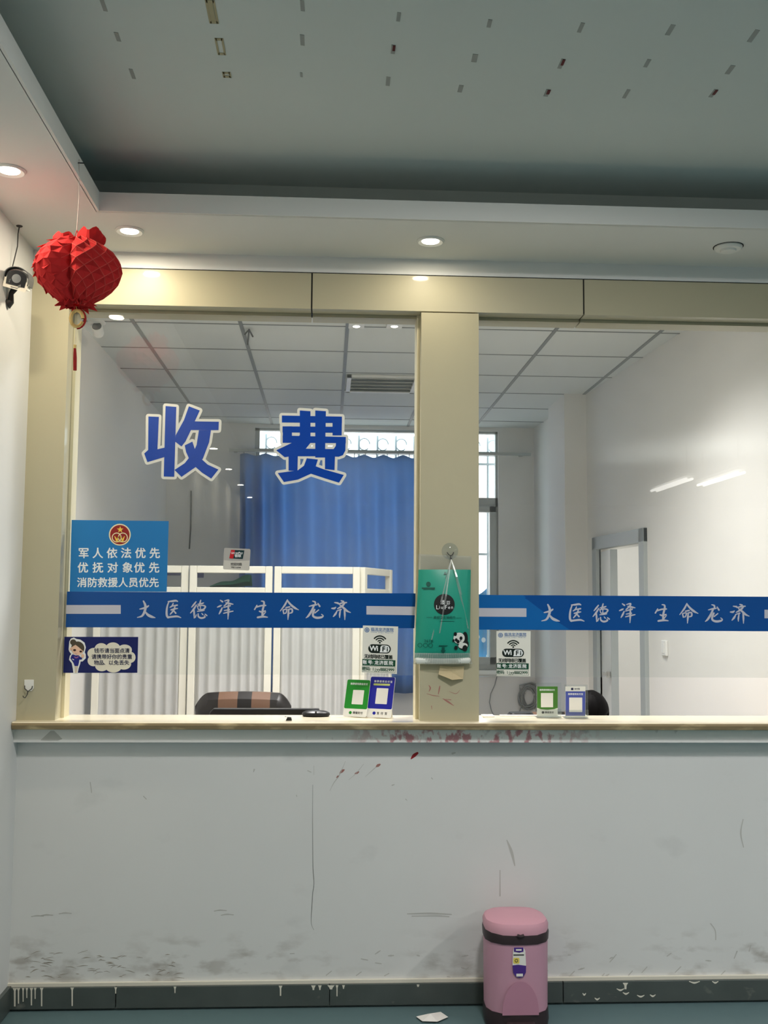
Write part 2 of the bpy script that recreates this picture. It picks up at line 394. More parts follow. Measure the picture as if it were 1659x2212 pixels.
class Art:
    """x to the right, y down, in the units of fn"""
    def __init__(s, fn, nrm, step=.0005): s.fn = fn; s.n = Vector(nrm).normalized(); s.step = step
    def p(s, x, y, layer): return Vector(s.fn(x, y))+s.n*(s.step*layer)
    def poly(s, mb, pts, layer, mi=0): mb.art.setdefault((id(s), layer, mi), (s, []))[1].append([tuple(p) for p in pts]); return mb
    def rect(s, mb, x0, y0, x1, y1, layer, mi=0, r=0, n=6):
        if not r: return s.poly(mb, [(x0, y0), (x1, y0), (x1, y1), (x0, y1)], layer, mi)
        pts = []
        for cx, cy, a0 in ((x1-r, y0+r, -90), (x1-r, y1-r, 0), (x0+r, y1-r, 90), (x0+r, y0+r, 180)):
            for k in range(n+1):
                a = math.radians(a0+90*k/n); pts.append((cx+r*math.cos(a), cy+r*math.sin(a)))
        return s.poly(mb, pts, layer, mi)
    def disc(s, mb, cx, cy, rx, layer, mi=0, ry=None, n=32, rot=0):
        ry = ry or rx; c, d = math.cos(rot), math.sin(rot)
        q = [(rx*math.cos(2*PI*k/n), ry*math.sin(2*PI*k/n)) for k in range(n)]
        return s.poly(mb, [(cx+x*c-y*d, cy+x*d+y*c) for x, y in q], layer, mi)
    def ring(s, mb, cx, cy, ro, ri, layer, a0=0, a1=360, mi=0, n=32, ky=1.0):
        for k in range(n):
            a, b = math.radians(a0+(a1-a0)*k/n), math.radians(a0+(a1-a0)*(k+1)/n)
            s.poly(mb, [(cx+ro*math.cos(a), cy+ky*ro*math.sin(a)), (cx+ro*math.cos(b), cy+ky*ro*math.sin(b)), (cx+ri*math.cos(b), cy+ky*ri*math.sin(b)), (cx+ri*math.cos(a), cy+ky*ri*math.sin(a))], layer, mi)
        return mb
    def text(s, mb, ch, cx, cy, h, layer, bold=.0, mi=0, wx=1.0):
        vs, fs = glyph(ch, bold)
        cv = .338 if ord(ch[0]) > 0x2e80 else .30
        mb.add([s.p(cx+v.x*h*wx, cy-(v.y-cv)*h, layer) for v in vs], fs, mi); return mb
    def line(s, mb, txt, x0, x1, cy, h, layer, bold=.0, mi=0):
        n = len(txt)
        for i, ch in enumerate(txt):
            if ch != ' ': s.text(mb, ch, x0+(x1-x0)*i/max(1, n-1), cy, h, layer, bold, mi)
        return mb
    def fat(s, mb, pts, r, layer, mi=0):
        """outline plate: a polygon grown by r"""
        s.poly(mb, pts, layer, mi); n = len(pts)
        for i in range(n):
            (x0, y0), (x1, y1) = pts[i], pts[(i+1) % n]; l = math.hypot(x1-x0, y1-y0) or 1; nx, ny = -(y1-y0)/l*r, (x1-x0)/l*r
            s.poly(mb, [(x0+nx, y0+ny), (x1+nx, y1+ny), (x1-nx, y1-ny), (x0-nx, y0-ny)], layer, mi); s.disc(mb, x0, y0, r, layer, mi, n=14)
    def brush(s, mb, pts, layer, mi=0):
        """one brush stroke of changing width: pts (x, y, width)"""
        q = []
        for i in range(len(pts)-1):
            p0 = pts[max(i-1, 0)]; p1 = pts[i]; p2 = pts[i+1]; p3 = pts[min(i+2, len(pts)-1)]
            for k in range(4):
                t = k/4; q.append(tuple(.5*((2*p1[j])+(-p0[j]+p2[j])*t+(2*p0[j]-5*p1[j]+4*p2[j]-p3[j])*t*t+(-p0[j]+3*p1[j]-3*p2[j]+p3[j])*t**3) for j in range(3)))
        q.append(pts[-1]); L, Rr = [], []
        for i, (x, y, wd) in enumerate(q):
            a, b = q[max(i-1, 0)], q[min(i+1, len(q)-1)]; l = math.hypot(b[0]-a[0], b[1]-a[1]) or 1; nx, ny = -(b[1]-a[1])/l, (b[0]-a[0])/l; hw = max(wd, 2)/2
            L.append((x+nx*hw, y+ny*hw)); Rr.append((x-nx*hw, y-ny*hw))
        for i in range(len(q)-1): s.poly(mb, [L[i], L[i+1], Rr[i+1], Rr[i]], layer, mi)
        for e in (q[0], q[-1]): s.disc(mb, e[0], e[1], max(e[2], 2)/2, layer, mi, n=10)
def pix(Y): return Art(lambda x, y: at(x, y, Y), (0, -1, 0))
def zoomed(Y, ox, oy, sc): return Art(lambda x, y: at(ox+x/sc, oy+y/sc, Y), (0, -1, 0))

# ================================================================== THE SETTING
GY = .08; XL = -1.163; ZS = 2.8647; ZB0 = 2.6547; ZB1 = 2.8021; ZU = 3.064; ZI = 3.083; XR = -.8188; YR = -.4327; ZF = 2.9325
HX, HY = 8.0, -12.0; XR2 = 5.2
struct('floor', MB().box(-1.6, HX, HY, .16, -.1, 0), M['floor'])
struct('floor_office', MB().box(-1.6, 2.4, .16, 5.4, -.1, 0), M['floor_in'])
b = MB().box(XL-.3, XL, HY, .18, 0, 3.4); struct('wall_left', b, M['wall'])
# front wall below the counter, and the solid wall beyond the last pane
struct('wall_front', MB().box(XL, 2.1, .03, .16, 0, 1.027), M['wall_low'])
struct('wall_front_upper', MB().box(XL, HX, 0, .16, ZB1, 3.4), M['wall'])
struct('wall_front_side', MB().box(2.32, HX, 0, .16, 0, ZB1), M['wall'])
struct('wall_right', MB().box(HX, HX+.2, HY, .16, 0, 3.4), M['wall'])
b = MB().box(XL-.3, HX+.2, HY-.2, HY, 0, 3.4); struct('wall_back', b, M['wall'])
# hall ceiling: raised field, lowered soffit along the front and the left, with the cove lip
struct('ceiling', MB().box(XL-.3, HX+.2, HY, .16, ZU, ZU+.1), M['ceil'])
b = MB(); b.box(XL, XR-.01, HY, 0, ZS, ZS+.02); b.box(XR-.01, HX, YR+.01, 0, ZS, ZS+.02)
b.box(XR-.012, XR, HY, YR, ZS, ZF); b.box(XR-.012, HX, YR, YR+.012, ZS, ZF)
struct('ceiling_soffit', b, M['soffit'])
b = MB().box(XR-.2, HX, -.21, -.19, ZS+.02, ZU); b.box(XR-.22, XR-.2, HY, -.19, ZS+.02, ZU); struct('trim_1', b, M['ceil'])
# beige cladding of the counter front
pl = at(148, 700, 0).x; cpl = at(907.5, 1300, 0).x; cpr = at(1034.2, 1300, 0).x
seam1 = at(673.5, 640, 0).x; seam2 = at(1261, 650, 0).x
struct('trim_2', MB().box(XL, pl, 0, .16, 1.057, ZB0), M['beige'])
struct('trim_3', MB().box(cpl, cpr, -.004, .16, 1.057, ZB0-.006), M['beige_matte'])
struct('trim_4', MB().box(2.1, 2.32, 0, .16, 0, ZB0), M['beige'])
b = MB()
for x0, x1 in ((XL, seam1-.003), (seam1+.003, seam2-.003), (seam2+.003, 2.32)):
    b.box(x0, x1, 0, GY-.014, ZB0, ZB1-.004); b.box(x0, x1, GY-.008, .16, ZB0-.012, ZB1-.004)
struct('trim_5', b, M['beige'])
struct('trim_6', MB().box(XL, 2.32, .004, .15, ZB0+.006, ZB1-.001), M['black'])
struct('trim_7', MB().box(pl, pl+.012, GY+.006, .165, 1.057, ZB0), M['beige_in'])
struct('trim_8', MB().box(cpl-.012, cpl, GY-.02, .165, 1.057, ZB0), M['beige_in'])
# glass panes, hung clear of the counter
zg = at(691, 1458, GY).z
g1 = struct('window_1', MB().box(pl, cpl, GY-.005, GY+.005, zg, ZB0), M['glass'])
g2 = struct('window_2', MB().box(cpr, 2.1, GY-.005, GY+.005, zg-.004, ZB0), M['glass'])
# skirting
zk = .0846
b = MB()
for a0, a1 in ((XL+.012, at(249, 2150, .0).x-.0015), (at(249, 2150, .0).x+.0015, .02), (.023, .9), (.903, 2.1)):
    b.box(a0, a1, .008, .03, .008, zk)
bf = struct('baseboard_front', b, M['stone'], bevel=.002)
struct('baseboard_left', MB().box(XL, XL+.014, HY, .03, .004, zk+.004), M['stone'])
struct('trim_9', MB().box(XL, 2.1, .018, .03, zk, zk+.012), M['drip'])
A = pix(.008); d = MB()
for x, L, wd in ((32, 40, 5), (40, 34, 4), (50, 30, 3), (58, 22, 3), (68, 38, 4), (76, 24, 3), (90, 40, 4), (156, 40, 4), (606, 22, 4), (677, 10, 5), (691, 10, 4), (715, 9, 8), (728, 24, 3), (742, 8, 3), (378, 14, 3), (903, 5, 3), (1351, 14, 6), (250, 14, 3)):
    y0 = 2134-(x-33)*.0085; A.poly(d, [(x-wd, y0), (x+wd, y0), (x+wd*.4, y0+6), (x+wd*.35, y0+L), (x-wd*.35, y0+L), (x-wd*.4, y0+6)], 1)
for x, y, L in ((1340, 2138, 12), (1352, 2146, 10), (1384, 2152, 12), (1410, 2151, 9), (1290, 2158, 8), (1262, 2148, 5), (1545, 2122, 10), (1500, 2122, 18)):
    A.brush(d, [(x-L*.6, y-2, 1), (x, y+1, 4), (x+L*.6, y-2, 1)], 1)
d.build('paint_drip', M['drip'], bf)
# office behind the glass
xiL = -1.43; yB = 5.17
struct('ceiling_office', MB().box(xiL-.2, 2.4, .16, yB+.2, ZI, ZI+.06), M['tile'])
b = MB()
for x in (-1.122, -.517, .09, .69, 1.29, 1.90): b.box(x-.011, x+.011, .16, yB, ZI-.004, ZI)
y = 1.84-1.2
while y < yB: b.box(xiL, 2.1, y-.006, y+.006, ZI-.003, ZI); y += .6
struct('trim_10', b, M['grid'])
struct('wall_office_left', MB().box(xiL-.2, xiL, .16, yB, 0, ZI), M['wall_in'])
# right office wall leans slightly inwards towards the back; door opening in it
def rx(y): return 2.125-.06*(y-.16)
dy0, dy1 = 2.5, 3.36; dz = 1.90
def seg(mb, y0, y1, z0, z1, t=.12): mb.prism([(rx(y0), y0, z0), (rx(y1), y1, z0), (rx(y1), y1, z1), (rx(y0), y0, z1)], (t, 0, 0))
b = MB(); seg(b, .16, dy0, 0, ZI); seg(b, dy0, dy1, dz, ZI); seg(b, dy1, yB, 0, ZI)
struct('wall_office_right', b, M['wall_in'])
struct('wall_column', MB().box(1.75, 2.05, 3.63, 4.2, 0, ZI), M['wall_in'])
# back wall with the window hole
wx0, wx1, wz0, wz1 = -.667, at(1076, 1000, yB).x, .93, 3.05
b = MB().box(xiL-.2, wx0, yB, yB+.2, 0, ZI).box(wx1, 2.4, yB, yB+.2, 0, ZI).box(wx0, wx1, yB, yB+.2, 0, wz0).box(wx0, wx1, yB, yB+.2, wz1, ZI)
struct('wall_office_back', b, M['wall_in'])
b = MB(); fy0, fy1 = yB+.03, yB+.09; zt0, zt1 = at(1055, 983, yB).z, at(1055, 975, yB).z; zm0, zm1 = 2.372, 2.452
b.box(wx0, wx1, fy0, fy1, zt0, zt1); b.box(.85, wx1, fy0, fy1, zm0, zm1)
b.box(wx0, wx1, fy0, fy1, wz0, wz0+.05); b.box(wx0, wx0+.04, fy0, fy1, wz0, wz1); b.box(wx1-.02, wx1, fy0, fy1, wz0, wz1); b.box(wx0, wx1, fy0, fy1, wz1-.02, wz1)
b.box(.80, .86, fy0, fy1, wz0, wz1)
b.box(wx1-.075, wx1-.02, fy0-.03, fy1, wz0+.05, zm0); b.box(.86, wx1-.02, fy0-.03, fy1, zm0-.05, zm0); b.box(.86, wx1-.02, fy0-.03, fy1, wz0+.05, wz0+.11)
w3 = struct('window_3', b, M['alu'])
MB().box(wx0+.01, wx1-.01, yB+.055, yB+.063, wz0+.02, wz1-.01).build('window_pane', M['glass_out'], w3)
MB().box(wx0-.03, wx1+.03, yB-.06, yB+.03, wz0-.035, wz0).build('window_sill', M['white'], w3)
# door: grey metal frame, leaf ajar, lit corridor behind
b = MB(); fr = .09
seg(b, dy0-fr, dy0, 0, dz+fr, .04); seg(b, dy1, dy1+fr, 0, dz+fr, .04); seg(b, dy0-fr, dy1+fr, dz, dz+fr, .04)
for v in b.v: v.x -= .025
d1 = struct('door_1', b, M['alu_d'], bevel=.004)
hx, hy = rx(dy1)+.03, dy1-.01; th = math.radians(6)
Rl = Matrix.Translation((hx, hy, 0)) @ Matrix.Rotation(-th, 4, 'Z')
lf = MB().box(-.02, .02, -.42, 0, .01, dz-.02, R=Rl); lfo = lf.build('door_leaf', M['white'], d1)
MB().box(-.024, .024, -.426, -.42, .01, dz-.02, R=Rl).build('leaf_edge', M['alu_d'], lfo)
MB().box(-.05, -.024, -.40, -.38, 1.02, 1.06, R=Rl).box(-.06, -.045, -.40, -.28, 1.03, 1.05, R=Rl).build('door_handle', M['chrome'], lfo)
b = MB().box(3.2, 3.3, 1.5, 4.6, 0, 2.6).box(2.2, 3.3, 1.4, 1.5, 0, 2.6).box(2.1, 3.3, 4.6, 4.7, 0, 2.6).box(2.25, 3.3, 1.4, 4.7, 2.5, 2.6); struct('wall_corridor', b, M['wall_in'])
struct('floor_corridor', MB().box(2.4, 3.3, 1.4, 4.7, -.1, -.001), M['floor'])

# ================================================================== OUTSIDE THE WINDOW
b = MB().box(-8, 10, 12, 12.4, -1, 3.35); bo = tag(b.build('building', M['brick']), 'pale red brick building seen outside through the barred office window', 'building')
struct('floor_outside', MB().box(-12, 14, yB+.2, 30, -1.1, -1), M['ground'])
gr = thing('window_grille', ((wx0+wx1)/2, yB+.3, wz0), 'pale metal security grille outside the office window, with curled bar tops', 'grille')
b = MB().box(wx0-.05, wx1+.05, yB+.285, yB+.305, 2.78, 2.80).box(wx0-.05, wx1+.05, yB+.285, yB+.305, 1.95, 1.97).box(wx0-.05, wx1+.05, yB+.285, yB+.305, wz0, wz0+.02)
b.build('crossbar', M['bars'], gr)
for x in (wx0-.04, wx1+.04):
    for z in (2.79, 1.96): MB().box(x-.008, x+.008, yB+.19, yB+.285, z-.008, z+.008).build('wall_fixing', M['bars'], gr)
x = wx0+.08
while x < wx1+.02:
    b = MB().tube([(x, yB+.3, wz0-.03), (x, yB+.3, 3.04)], .011, 8); b.build('upright_bar', M['bars'], gr)
    c = MB().tube([(x+.055*(1-math.cos(t))*.9, yB+.3, 2.96+.055*math.sin(t)) for t in [k*PI/8 for k in range(-6, 9)]], .006, 6); c.build('scroll', M['bars'], gr)
    x += .17
t = thing('patterned_cloth', (1.33, yB+.33, .9), 'blue cloth with white dots hanging on the window grille outside, low down', 'cloth')
MB().grid(lambda u, v: (1.12+.42*u, yB+.335+.008*math.sin(u*20), 1.0+.78*v*(1-.25*math.sin(u*3.1))), 24, 8).build('cloth_sheet', M['bluetarp'], t, smooth=True, solid=.004)
MB().box(1.12, 1.54, yB+.313, yB+.326, 1.55, 1.56).build('tie_cord', M['string'], t)
# ================================================================== THE COUNTER
ct = thing('counter', (.45, 0, .979), 'long service counter with cream stone top and white smeared fascia under the glass', 'counter')
zc = 1.057
b = MB()
prof = [(-.06, zc-.004), (-.063, zc-.009), (-.062, zc-.024), (-.057, zc-.029)]
yb = .20
b.loft([[(x, -.055, zc), (x, -.06, zc-.004), (x, -.0635, zc-.012), (x, -.06, zc-.026), (x, -.05, zc-.029), (x, yb, zc-.029), (x, yb, zc)] for x in (XL+.003, 2.1)], 0)
for i, f in enumerate(b.f): pass
b.m = [1 if k in (1, 2, 3) else 0 for k in range(len(b.f))]
b.build('worktop', [M['slab'], M['slab_edge']], ct, fix=True)
MB().box(XL, 2.1, -.022, .0298, .978, zc-.029).build('fascia', M['fascia'], ct)
A = zoomed(-.022, 0, 1500, 10.37); b = MB(); A.poly(b, [(905, 1030), (1000, 940), (1135, 815), (1215, 815), (1320, 920), (1398, 1000), (1300, 1035), (1100, 1040)], 1)
b.build('water_stain', M['smudge'], ct)
# red ink flecks and cracks on the wall below
wl = bpy.data.objects['wall_front']
A = zoomed(.03, 500, 1540, 2.765); b = MB()
A.brush(b, [(1073, 274, 6), (1090, 255, 20), (1110, 240, 14)], 1); b.build('ink_mark', M['ink_red'], wl)
for pts in ([(648, 360, 6), (660, 348, 16), (672, 340, 8)], [(738, 363, 6), (750, 358, 12), (760, 352, 6)], [(866, 320, 8), (875, 314, 16), (886, 308, 10)], [(630, 385, 8), (637, 378, 10)]):
    b = MB(); A.brush(b, pts, 1); b.build('ink_mark', M['ink_dim'], wl)
b = MB()
for pts in ([(588, 465, 1), (610, 420, 4), (645, 370, 5), (680, 290, 1)], [(700, 400, 1), (745, 360, 3), (790, 305, 1)], [(800, 380, 1), (850, 335, 4), (880, 310, 1)], [(132, 352, 5), (136, 338, 9)], [(455, 345, 5), (475, 354, 5)], [(960, 432, 8), (972, 428, 5)], [(1195, 388, 6), (1202, 396, 4)], [(1320, 242, 12), (1335, 238, 8)], [(492, 315, 2), (492, 370, 2)], [(388, 490, 4), (391, 500, 4)], [(1040, 515, 5), (1048, 522, 4)]):
    A.brush(b, pts, 1)
b.build('scuff', M['smudge'], wl)
A = zoomed(.03, 560, 1840, 4.1475); b = MB()
A.brush(b, [(480, -600, 1), (478, -300, 3), (480, 0, 4), (482, 150, 5), (490, 285, 5), (478, 380, 5), (470, 520, 5), (466, 640, 3), (490, 700, 1)], 1); b.build('crack', M['crack'], wl)
b.build('crack_branch', M['crack'], wl) if b.art else None
b = MB(); rnd = random.Random(11)
for x0, x1, y0, y1, n in ((150, 1120, 320, 480, 60),):
    for k in range(n):
        x, y = x0+(x1-x0)*rnd.random()**1.3, y0+(y1-y0)*rnd.random(); L = 20+50*rnd.random(); a = rnd.uniform(-.5, .3)
        zoomed(.03, 0, 1950, 2.9625).brush(b, [(x, y, 1), (x+L*.5, y+L*a*.5-6*rnd.random(), 3+4*rnd.random()), (x+L, y+L*a, 1)], 1)
b.build('scuff', M['smudge_d'], wl); b = MB()
for (x, y) in ((80, 1978), (100, 1976), (140, 1972), (475, 1966), (490, 1975)): pix(.03).brush(b, [(x-12, y+2, 1), (x, y, 3), (x+14, y+1, 1)], 1)
for k in range(34):
    x = rnd.uniform(560, 1640); y = 2110-rnd.random()**2*55; L = rnd.uniform(4, 14); a = rnd.uniform(-1.2, .3)
    pix(.03).brush(b, [(x, y, 1), (x+L*.5, y+L*a*.5, 1+3*rnd.random()), (x+L, y+L*a, 1)], 1)
for pts in ([(1095, 1815, 2), (1105, 1840, 6), (1112, 1870, 2)], [(1080, 1880, 2), (1080, 1935, 3)], [(1535, 1995, 1), (1545, 2010, 2), (1546, 2030, 1)], [(1586, 2070, 1), (1592, 2055, 3)], [(1605, 1770, 1), (1600, 1800, 3), (1606, 1830, 1)], [(1618, 2055, 1), (1622, 2042, 2)], [(880, 1974, 2), (930, 1973, 4), (975, 1975, 2)], [(890, 1979, 1), (940, 1978, 3), (970, 1980, 1)], [(195, 1690, 1), (198, 1712, 2)], [(310, 1720, 2), (316, 1726, 2)]):
    pix(.03).brush(b, pts, 1)
b.build('scuff', M['smudge'], wl)

# ================================================================== LAMPS
def downlight(p, label, lit=True, watt=None, r=.046, group='round downlights in the hall soffit'):
    t = thing('downlight', p, label, 'ceiling lamp', group)
    MB().lathe([(r*.72, -.002), (r, -.008), (r*1.12, -.003), (r*1.12, 0), (r*.7, 0)], p, 36).build('rim', M['rim'], t, smooth=True)
    MB().lathe([(.0001, -.004), (r*.7, -.004), (r*.74, 0), (.0001, 0)], p, 36).build('lens', M['lens'] if lit else M['lens_off'], t)
    if lit: area('lamp_glow', Vector(p)-Vector((0, 0, .009)), r*1.4, r*1.4, watt or DOWN_W, (1, .88, .66), t, True)
    return t
downlight(atz(280, 498, ZS), 'lit round downlight in the front soffit near the red lantern')
downlight(atz(930, 520, ZS), 'lit round downlight in the front soffit above the middle pillar', watt=1.6)
p = atz(20, 367, ZS); downlight(p, 'lit round downlight in the left soffit at the picture edge')
for k in range(1, 7): downlight((p.x, p.y-1.42*k, ZS), 'lit round downlight in the left soffit, mirrored in the glass', watt=DOWN_W)
p = atz(1573, 533, ZS)
t = thing('smoke_detector', p, 'unlit round white ceiling fitting in the front soffit on the right', 'ceiling fitting')
MB().lathe([(.052, 0), (.052, -.006), (.046, -.012), (.03, -.013), (.028, -.02), (.0001, -.022)], p, 36).build('housing', M['rim'], t, smooth=True)
MB().lathe([(.05, -.0005), (.056, -.002), (.056, 0)], p, 36).build('rim', M['black'], t)
def tube_light(x, y, z, watt, label, L=1.2, up=.8):
    t = thing('tube_light', (x, y, z), label, 'ceiling lamp', 'fluorescent tube lights of the hall')
    MB().box(x-.05, x+.05, y-L/2, y+L/2, z-.03, z).build('housing', M['rim'], t, bevel=.006)
    for q_ in ((-.42, .42) if up else ()): MB().tube([(x, y+q_*L, z), (x, y+q_*L, ZU)], .003, 6).build('suspension_cord', M['wire'], t)
    if up: area('lamp_glow', (x, y, z+.012), .06, L-.08, watt*up, (1, .955, .93), t).rotation_euler = (PI, 0, 0)  # upward lamp and its hanging cords added to brighten the hall ceiling
    MB().tube([(x-.03, y-L/2+.03, z-.055), (x-.03, y+L/2-.03, z-.055)], .014, 10).tube([(x+.03, y-L/2+.03, z-.055), (x+.03, y+L/2-.03, z-.055)], .014, 10).build('tube', M['tube'], t, smooth=True)
    area('lamp_glow', (x, y, z-.075), .10, L-.08, watt, (1, .955, .93), t, spread=2.6)
tube_light(3.46, -6.2, 2.78, HALL_TUBE, 'hanging tube light in the hall, left of the two mirrored in the right pane', 1.15)
tube_light(3.76, -5.65, 2.78, HALL_TUBE, 'hanging tube light in the hall, right of the two mirrored in the right pane', 1.1)
tube_light(3.4, -2.1, ZU, SIDE_TUBE, 'tube light fixed flat on the hall ceiling to the right of the counter', 1.2, 0)
tube_light(5.0, -4.6, 2.93, HALL_TUBE, 'unseen hanging tube light added as fill near the right hall wall', 1.2)  # extra fixture out of view, added for more hall light
t = thing('ceiling_lamp', (.65, -1.78, ZU), 'square surface lamp on the hall ceiling in front of the counter', 'ceiling lamp')
MB().box(.51, .79, -1.92, -1.64, ZU-.045, ZU).build('housing', M['rim'], t, bevel=.006)
MB().box(.525, .775, -1.905, -1.655, ZU-.048, ZU-.045).build('diffuser', M['panel'], t)
area('lamp_glow', (.65, -1.78, ZU-.052), .25, .25, MAIN, (1, .955, .93), t)
def fill_lamp(x, y, label):  # fill lamps added above the glass, out of view, to light the office
    t = thing('glow_panel', (x, y, ZI), label, 'ceiling lamp', 'added fill lamps in the office ceiling')
    MB().box(x-.29, x+.29, y-.29, y+.29, ZI-.012, ZI-.005).build('frame', M['rim'], t)
    MB().box(x-.27, x+.27, y-.27, y+.27, ZI-.016, ZI-.012).build('diffuser', M['panel'], t)
    area('lamp_glow', (x, y, ZI-.02), .52, .52, PANEL_W, (1, .975, .95), t, spread=2.3)
fill_lamp(-.215, .94, 'unseen square fill lamp added to the office ceiling, nearer its left wall')
fill_lamp(.99, .94, 'unseen square fill lamp added to the office ceiling nearer its right wall')
for px, lab in ((770, 'small square spot lamp in the office ceiling, left of the pair'), (852, 'small square spot lamp in the office ceiling, right of the pair')):
    p = atz(px, 701, ZI); t = thing('spot_lamp', p, lab, 'ceiling lamp', 'pair of small square spots')
    MB().box(p.x-.045, p.x+.045, p.y-.05, p.y+.05, ZI-.012, ZI-.003).build('frame', M['rim'], t, bevel=.003)
    MB().lathe([(.0001, -.014), (.018, -.014), (.02, -.012), (.0001, -.012)], p, 24).build('lens', M['lens'], t)
lc = bpy.data.lights.new('corridor_glow', 'AREA'); lc.energy = CORR_W; lc.size = .5; lc.color = (1, .96, .93)
tl = thing('corridor_fill', (2.75, 2.9, 2.5), 'unseen flat fill lamp added in the corridor behind the open office door', 'ceiling lamp')  # added lamp, out of view, brightens what shows through the door
MB().lathe([(.0001, -.03), (.22, -.03), (.25, -.015), (.25, 0)], (2.75, 2.9, 2.5), 32).build('diffuser', M['panel'], tl, smooth=True)
lo = bpy.data.objects.new('lamp_glow', lc); COL.objects.link(lo); lo.parent = tl; lo.location = (0, 0, -.04)

# ================================================================== HALL: lantern, camera, tape scraps
lx = Vector((XR-.03, -.60, 0)); lp = at(167, 590, -.60)
LC = Vector((lp.x, -.60, lp.z)); top = atx(171, 352, XR+.004)
ln = thing('paper_lantern', LC, 'red honeycomb paper lantern hanging by a string from the left soffit', 'lantern')
R0 = 92.5*3.44/F; Hh = 74*3.44/F
def lr(t):   # radius along the height, 0 bottom .. 1 top
    a = [(0, .26), (.08, .40), (.2, .68), (.35, .90), (.52, 1.0), (.68, .97), (.8, .84), (.9, .62), (1, .34)]
    for (t0, r0), (t1, r1) in zip(a, a[1:]):
        if t <= t1:
            s = (t-t0)/(t1-t0); return r0+(r1-r0)*s
    return a[-1][1]
NT, NP = 16, 11
b = MB(); rim = MB()
def lpt(i, j, k=0.0):
    th = 2*PI*i/NT; t = min(max(j/NP, 0), 1); r = lr(t)*R0*(1+k)
    dth = (th-1.5*PI+.06+PI) % (2*PI)-PI
    cre = 1-.30*math.exp(-(dth/.16)**2)
    wob = 1+.03*math.sin(3*th+1)
    return LC+Vector((r*cre*wob*math.cos(th), r*cre*wob*math.sin(th), (t-.5)*2*Hh*(1+k*.4)))
for j in range(0, NP):
    for i in range(NT):
        o = (j % 2)*.5
        a_, b_, c_, d_ = lpt(i+o-.5, j), lpt(i+o, j-1 if j else 0), lpt(i+o+.5, j), lpt(i+o, j+1)
        th = (2*PI*(i+o)/NT) % (2*PI); left = math.cos(th) < -.08
        if left:    # leaves fluffed open: shallow outward facets with loose tips
            cen = lpt(i+o+random.uniform(-.15, .15), j-.25, random.uniform(.01, .055))
            b.add([a_, b_, c_, d_, cen], [(0, 1, 4), (1, 2, 4), (2, 3, 4), (3, 0, 4)])
            if random.random() < .55:
                tip = lpt(i+o, j-.7, random.uniform(.06, .12)); b.add([a_, c_, tip], [(0, 1, 2)])
        else:
            cen = lpt(i+o, j+.25, -.085)
            b.add([a_, b_, c_, d_, cen], [(0, 1, 4), (1, 2, 4), (2, 3, 4), (3, 0, 4)])
            rim.tube([a_, d_, c_], .0013, 5)
b.build('paper_body', M['red'], ln, solid=.0006)
rim.build('cell_edge', M['salmon'], ln)
b = MB(); rnd = random.Random(5)
for k in range(16):          # frill below
    th = 2*PI*k/16; q = lambda r, dz, da=0: LC+Vector((r*math.cos(th+da), r*math.sin(th+da), -Hh+dz))
    b.add([q(.010, .004), q(.05, .014, -.2), q(.062+.010*rnd.random(), .002-.010*(k % 2), 0), q(.05, .014, .2)], [(0, 1, 2), (0, 2, 3)])
b.build('bottom_frill', M['red'], ln, solid=.0006)
for sx, sc in ((-.046, .75), (.040, 1.1)):   # two crumpled tufts on top
    b = MB(); c = LC+Vector((sx, 0, Hh*.97))
    b.grid(lambda u, v: c+Vector(((.020+.022*sc*math.sin(PI*(.25+.55*v)))*math.cos(2*PI*u)*(1+.16*math.sin(6*PI*u+v*4)), (.016+.016*sc)*math.sin(2*PI*u)*(1+.2*math.cos(8*PI*u)), .042*sc*v*(1+.2*math.sin(10*PI*u))-.012)), 26, 6)
    b.build('paper_tuft', M['red'], ln, solid=.0006)
knot = at(166, 497, -.60)
MB().tube([top+(Vector((0, 0, .012))), top, (top+knot)/2+Vector((.004, 0, 0)), knot], .0016, 6).build('hanging_string', M['string'], ln)
b = MB()
for dx in (-.018, .004, .022): b.tube([knot, LC+Vector((dx, .0, Hh*.9))], .0012, 5)
b.build('cord_loop', M['redcord'], ln)
MB().box(top.x-.012, top.x+.016, top.y-.0015, top.y+.0015, top.z-.0015, top.z+.0015).build('hanging_pin', M['wire'], ln)
rc = at(166, 688, -.60)
b = MB(); b.tube([rc+Vector((.020*math.cos(a), 0, .027*math.sin(a))) for a in [2*PI*k/16 for k in range(16)]], .006, 8, caps=False)
b.tube([LC-Vector((0, 0, Hh)), rc+Vector((0, 0, .027))], .0015, 5); b.build('ring', M['gold'], ln, smooth=True)
MB().tube([rc+Vector((.026*math.cos(a), .004, .031*math.sin(a))) for a in [PI*(-.5+k/10) for k in range(11)]], .005, 8).build('tassel_cord', M['redcord'], ln, smooth=True)
q0, q1 = at(162, 745, -.60), at(162, 800, -.60)
MB().tube([rc-Vector((0, 0, .027)), q0], .0008, 5).build('tassel_string', M['string'], ln)
MB().tube([q0, q0-Vector((0, 0, .012))], .0048, 8).build('tassel_bead', M['gold'], ln)
MB().tube([q0-Vector((0, 0, .012)), q0*.5+q1*.5, q1], [.0045, .006, .0058], 10).build('tassel', M['redcord'], ln)

